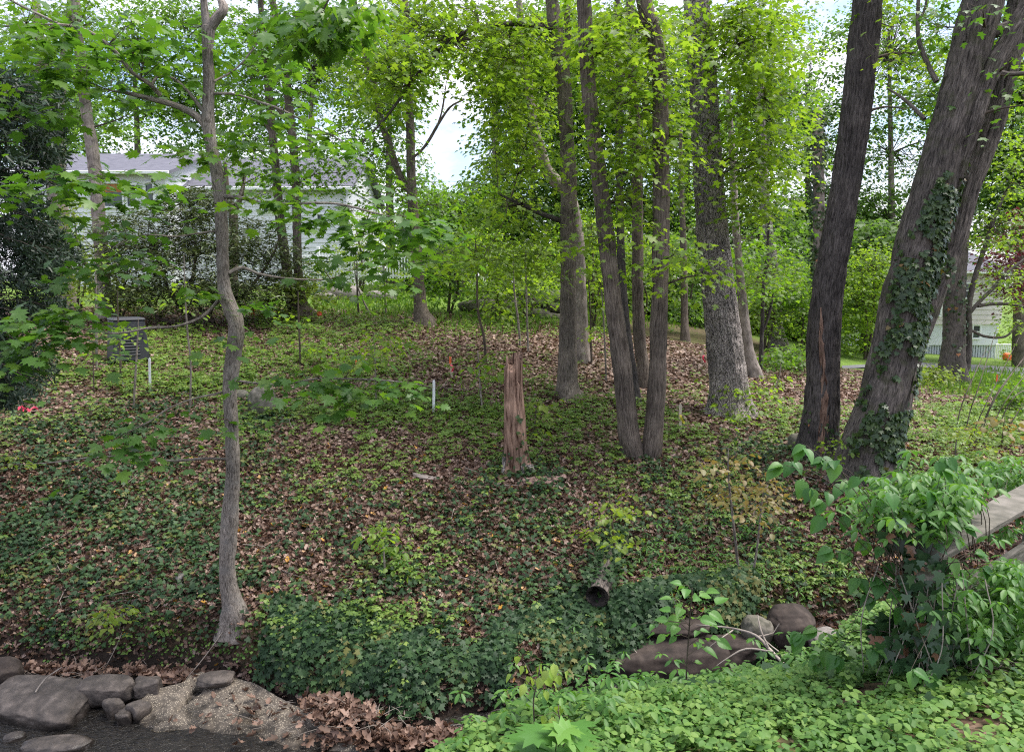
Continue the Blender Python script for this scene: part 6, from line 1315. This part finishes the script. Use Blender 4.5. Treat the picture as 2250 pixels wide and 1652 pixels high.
# tall thin sapling with paired leaves in front of the stream
def front_sapling(label, stem, pairs, leafsz, mat, d, tpl='broad', droop=-.25, w=4):
    q0 = P(stem[0][0], stem[0][1], d); q0[2] = hz1(q0[0], q0[1]); rt = thing('sapling', label, 'sapling', q0)
    mb = MB(); tr = [[*P(x, y, d), w / 2 / F * d * (1 - .5 * i / len(stem))] for i, (x, y) in enumerate(stem)]; tr.insert(0, [q0[0], q0[1], q0[2] - .05, w / 2 / F * d]); tube(mb, tr, 6, .03); 
    lv = MB(); P_ = []; H_ = []; N_ = []; S_ = []
    for (x0, y0, x1, y1, n, sz) in pairs:
        a = P(x0, y0, d); dd = d + rs.randn() * .12; b = P(x1, y1, dd); m2 = a * .5 + b * .5 + np.array([0, 0, .02]); tube(mb, [[*a, .0022], [*m2, .0018], [*b, .001]], 4, .03, cap=False)
        ax = (b - a) / (np.linalg.norm(b - a) + 1e-9); sd_ = np.cross(ax, [0, 0, 1]); sd_ = sd_ / (np.linalg.norm(sd_) + 1e-9)
        for k in range(n):
            t = (k + 1) / n; c = a * (1 - t) + b * t
            for s in ((-1, 1) if k < n - 1 else (0,)):
                P_.append(c); H_.append(ax * (.5 if s else 1) + sd_ * s * .9 + np.array([0, 0, droop + .15 * rs.randn()])); N_.append(np.array([0, -.35, 1]) + rs.randn(3) * .2); S_.append(sz * (.85 + .3 * rs.rand()))
    leaves(lv, tpl, np.array(P_), np.array(H_), np.array(N_), np.array(S_)); mb.build('stem', M['twig'], rt); lv.build('leaves', M[mat], rt)
M['leaf_front'] = leafmat('front_sapling_leaf', [(.07,.18,.035),(.10,.24,.05),(.15,.30,.06)], trans=.4, tmul=(1.4,1.4,.6), rough=.42)
M['leaf_lime'] = leafmat('lime_new_leaf', [(.20,.32,.05),(.27,.38,.07),(.32,.42,.10)], trans=.4, tmul=(1.2,1.2,.7), rough=.45)
front_sapling('tall thin sapling with pairs of oval leaves standing before the dark bank stones', [(1507,1570),(1508,1480),(1513,1400),(1518,1330),(1521,1292)],
 [(1515,1375,1475,1345,2,.085),(1515,1375,1572,1330,3,.10),(1517,1350,1480,1318,2,.08),(1519,1320,1550,1300,2,.085),(1521,1300,1500,1285,2,.075),(1512,1400,1440,1392,3,.07),(1513,1395,1560,1375,2,.06),(1510,1420,1560,1400,2,.05),(1513,1385,1470,1365,2,.09),(1508,1455,1490,1448,2,.05),(1508,1460,1525,1455,1,.05),(1510,1440,1600,1390,3,.095),(1516,1370,1400,1372,3,.05)], .08, 'leaf_front', 3.9)
front_sapling('young lime green sprout with limp hanging leaves at the bottom middle', [(1175,1600),(1172,1540),(1180,1500),(1186,1470)],
 [(1180,1510,1140,1440,3,.055),(1182,1500,1215,1455,3,.055),(1184,1495,1240,1475,3,.05),(1180,1520,1125,1480,2,.06),(1185,1480,1185,1460,2,.05),(1178,1530,1215,1500,2,.05),(1176,1570,1215,1590,2,.08)], .05, 'leaf_lime', 3.3, tpl='broad', droop=-1.5)
front_sapling('second small lime green sprout right of the taller one', [(1235,1640),(1232,1590),(1226,1560)],
 [(1230,1575,1200,1570,2,.05),(1230,1575,1262,1585,2,.05),(1228,1565,1226,1550,2,.045),(1232,1600,1256,1600,1,.045)], .05, 'leaf_lime', 3.2, droop=-1.5)
# big maple seedling at the bottom edge
def maple_seedling():
    d = 2.75; q0 = P(1215, 1700, d); q0[2] = min(hz1(q0[0], q0[1]), q0[2]); rt = thing('maple_seedling', 'light green maple seedling with broad flat leaves at the bottom edge', 'seedling', q0)
    lv = MB(); mb = MB(); Pn = [(1165,1610,1130,1635,.15),(1200,1600,1160,1590,.14),(1240,1590,1220,1570,.13),(1260,1600,1290,1590,.15),(1250,1630,1310,1640,.16),(1215,1640,1215,1665,.16),(1180,1630,1150,1665,.14),(1265,1585,1300,1565,.12),(1225,1610,1255,1625,.13)]
    for (x0, y0, x1, y1, s) in Pn:
        a = P(1220, 1630, d); b = P(x0, y0, d - .02 + .06 * rs.randn()); c = P(x1, y1, d - .18 + .1 * rs.randn())
        tube(mb, [[*q0, .004], [*(q0 * .4 + a * .6), .003], [*b, .0015]], 4, .05, cap=False)
        leaves(lv, 'maple', b[None], (c - b)[None] * np.array([1, 1, .4]), np.array([[.1 * rs.randn(), -.35, 1.0]]), s * 1.15)
    mb.build('stems', M['twig'], rt); lv.build('leaves', M['leaf_front'], rt)
maple_seedling()
# fine twigs caught at the foot of the bank
tw = MB()
for (x0, y0, sx, n) in ((760,1570,120,60),(100,1460,140,60),(1880,1410,60,30),(2150,1470,60,50),(1150,1590,200,40)):
    for k in range(n):
        a, b = x0 + sx * rs.randn() * .6, y0 + 18 * rs.randn(); q = onplane(a, b, ZW + .2) if x0 < 2000 else P(a, b, 3.6); q[2] = max(hz1(q[0], q[1]), ZW) + .05
        if x0 == 760: q[2] = max(q[2], ZW + .2)
        an = rs.rand() * 6.28; L = .12 + .25 * rs.rand(); e = q + np.array([math.cos(an) * L, math.sin(an) * L, .04 * rs.randn()]); tube(tw, [[*q, .003], [*(q * .5 + e * .5 + rs.randn(3) * .02), .003], [*e, .0015]], 3, .05, cap=False)
for k in range(150):
    q = hit(2250 * rs.rand(), 780 + 600 * rs.rand() ** .8) + np.array([0, 0, .06]); an = rs.rand() * 6.28; L = .3 + .8 * rs.rand(); e = q + np.array([math.cos(an) * L, math.sin(an) * L, 0]); e[2] = hz1(e[0], e[1]) + .05
    tube(tw, [[*q, .006], [*(q * .5 + e * .5 + rs.randn(3) * np.array([.05,.05,.01])), .005], [*e, .002]], 4, .1, cap=False)
tag(tw.build('fallen_twigs', M['twig_pale']), 'thin fallen twigs caught in the leaf drifts', kind='stuff')
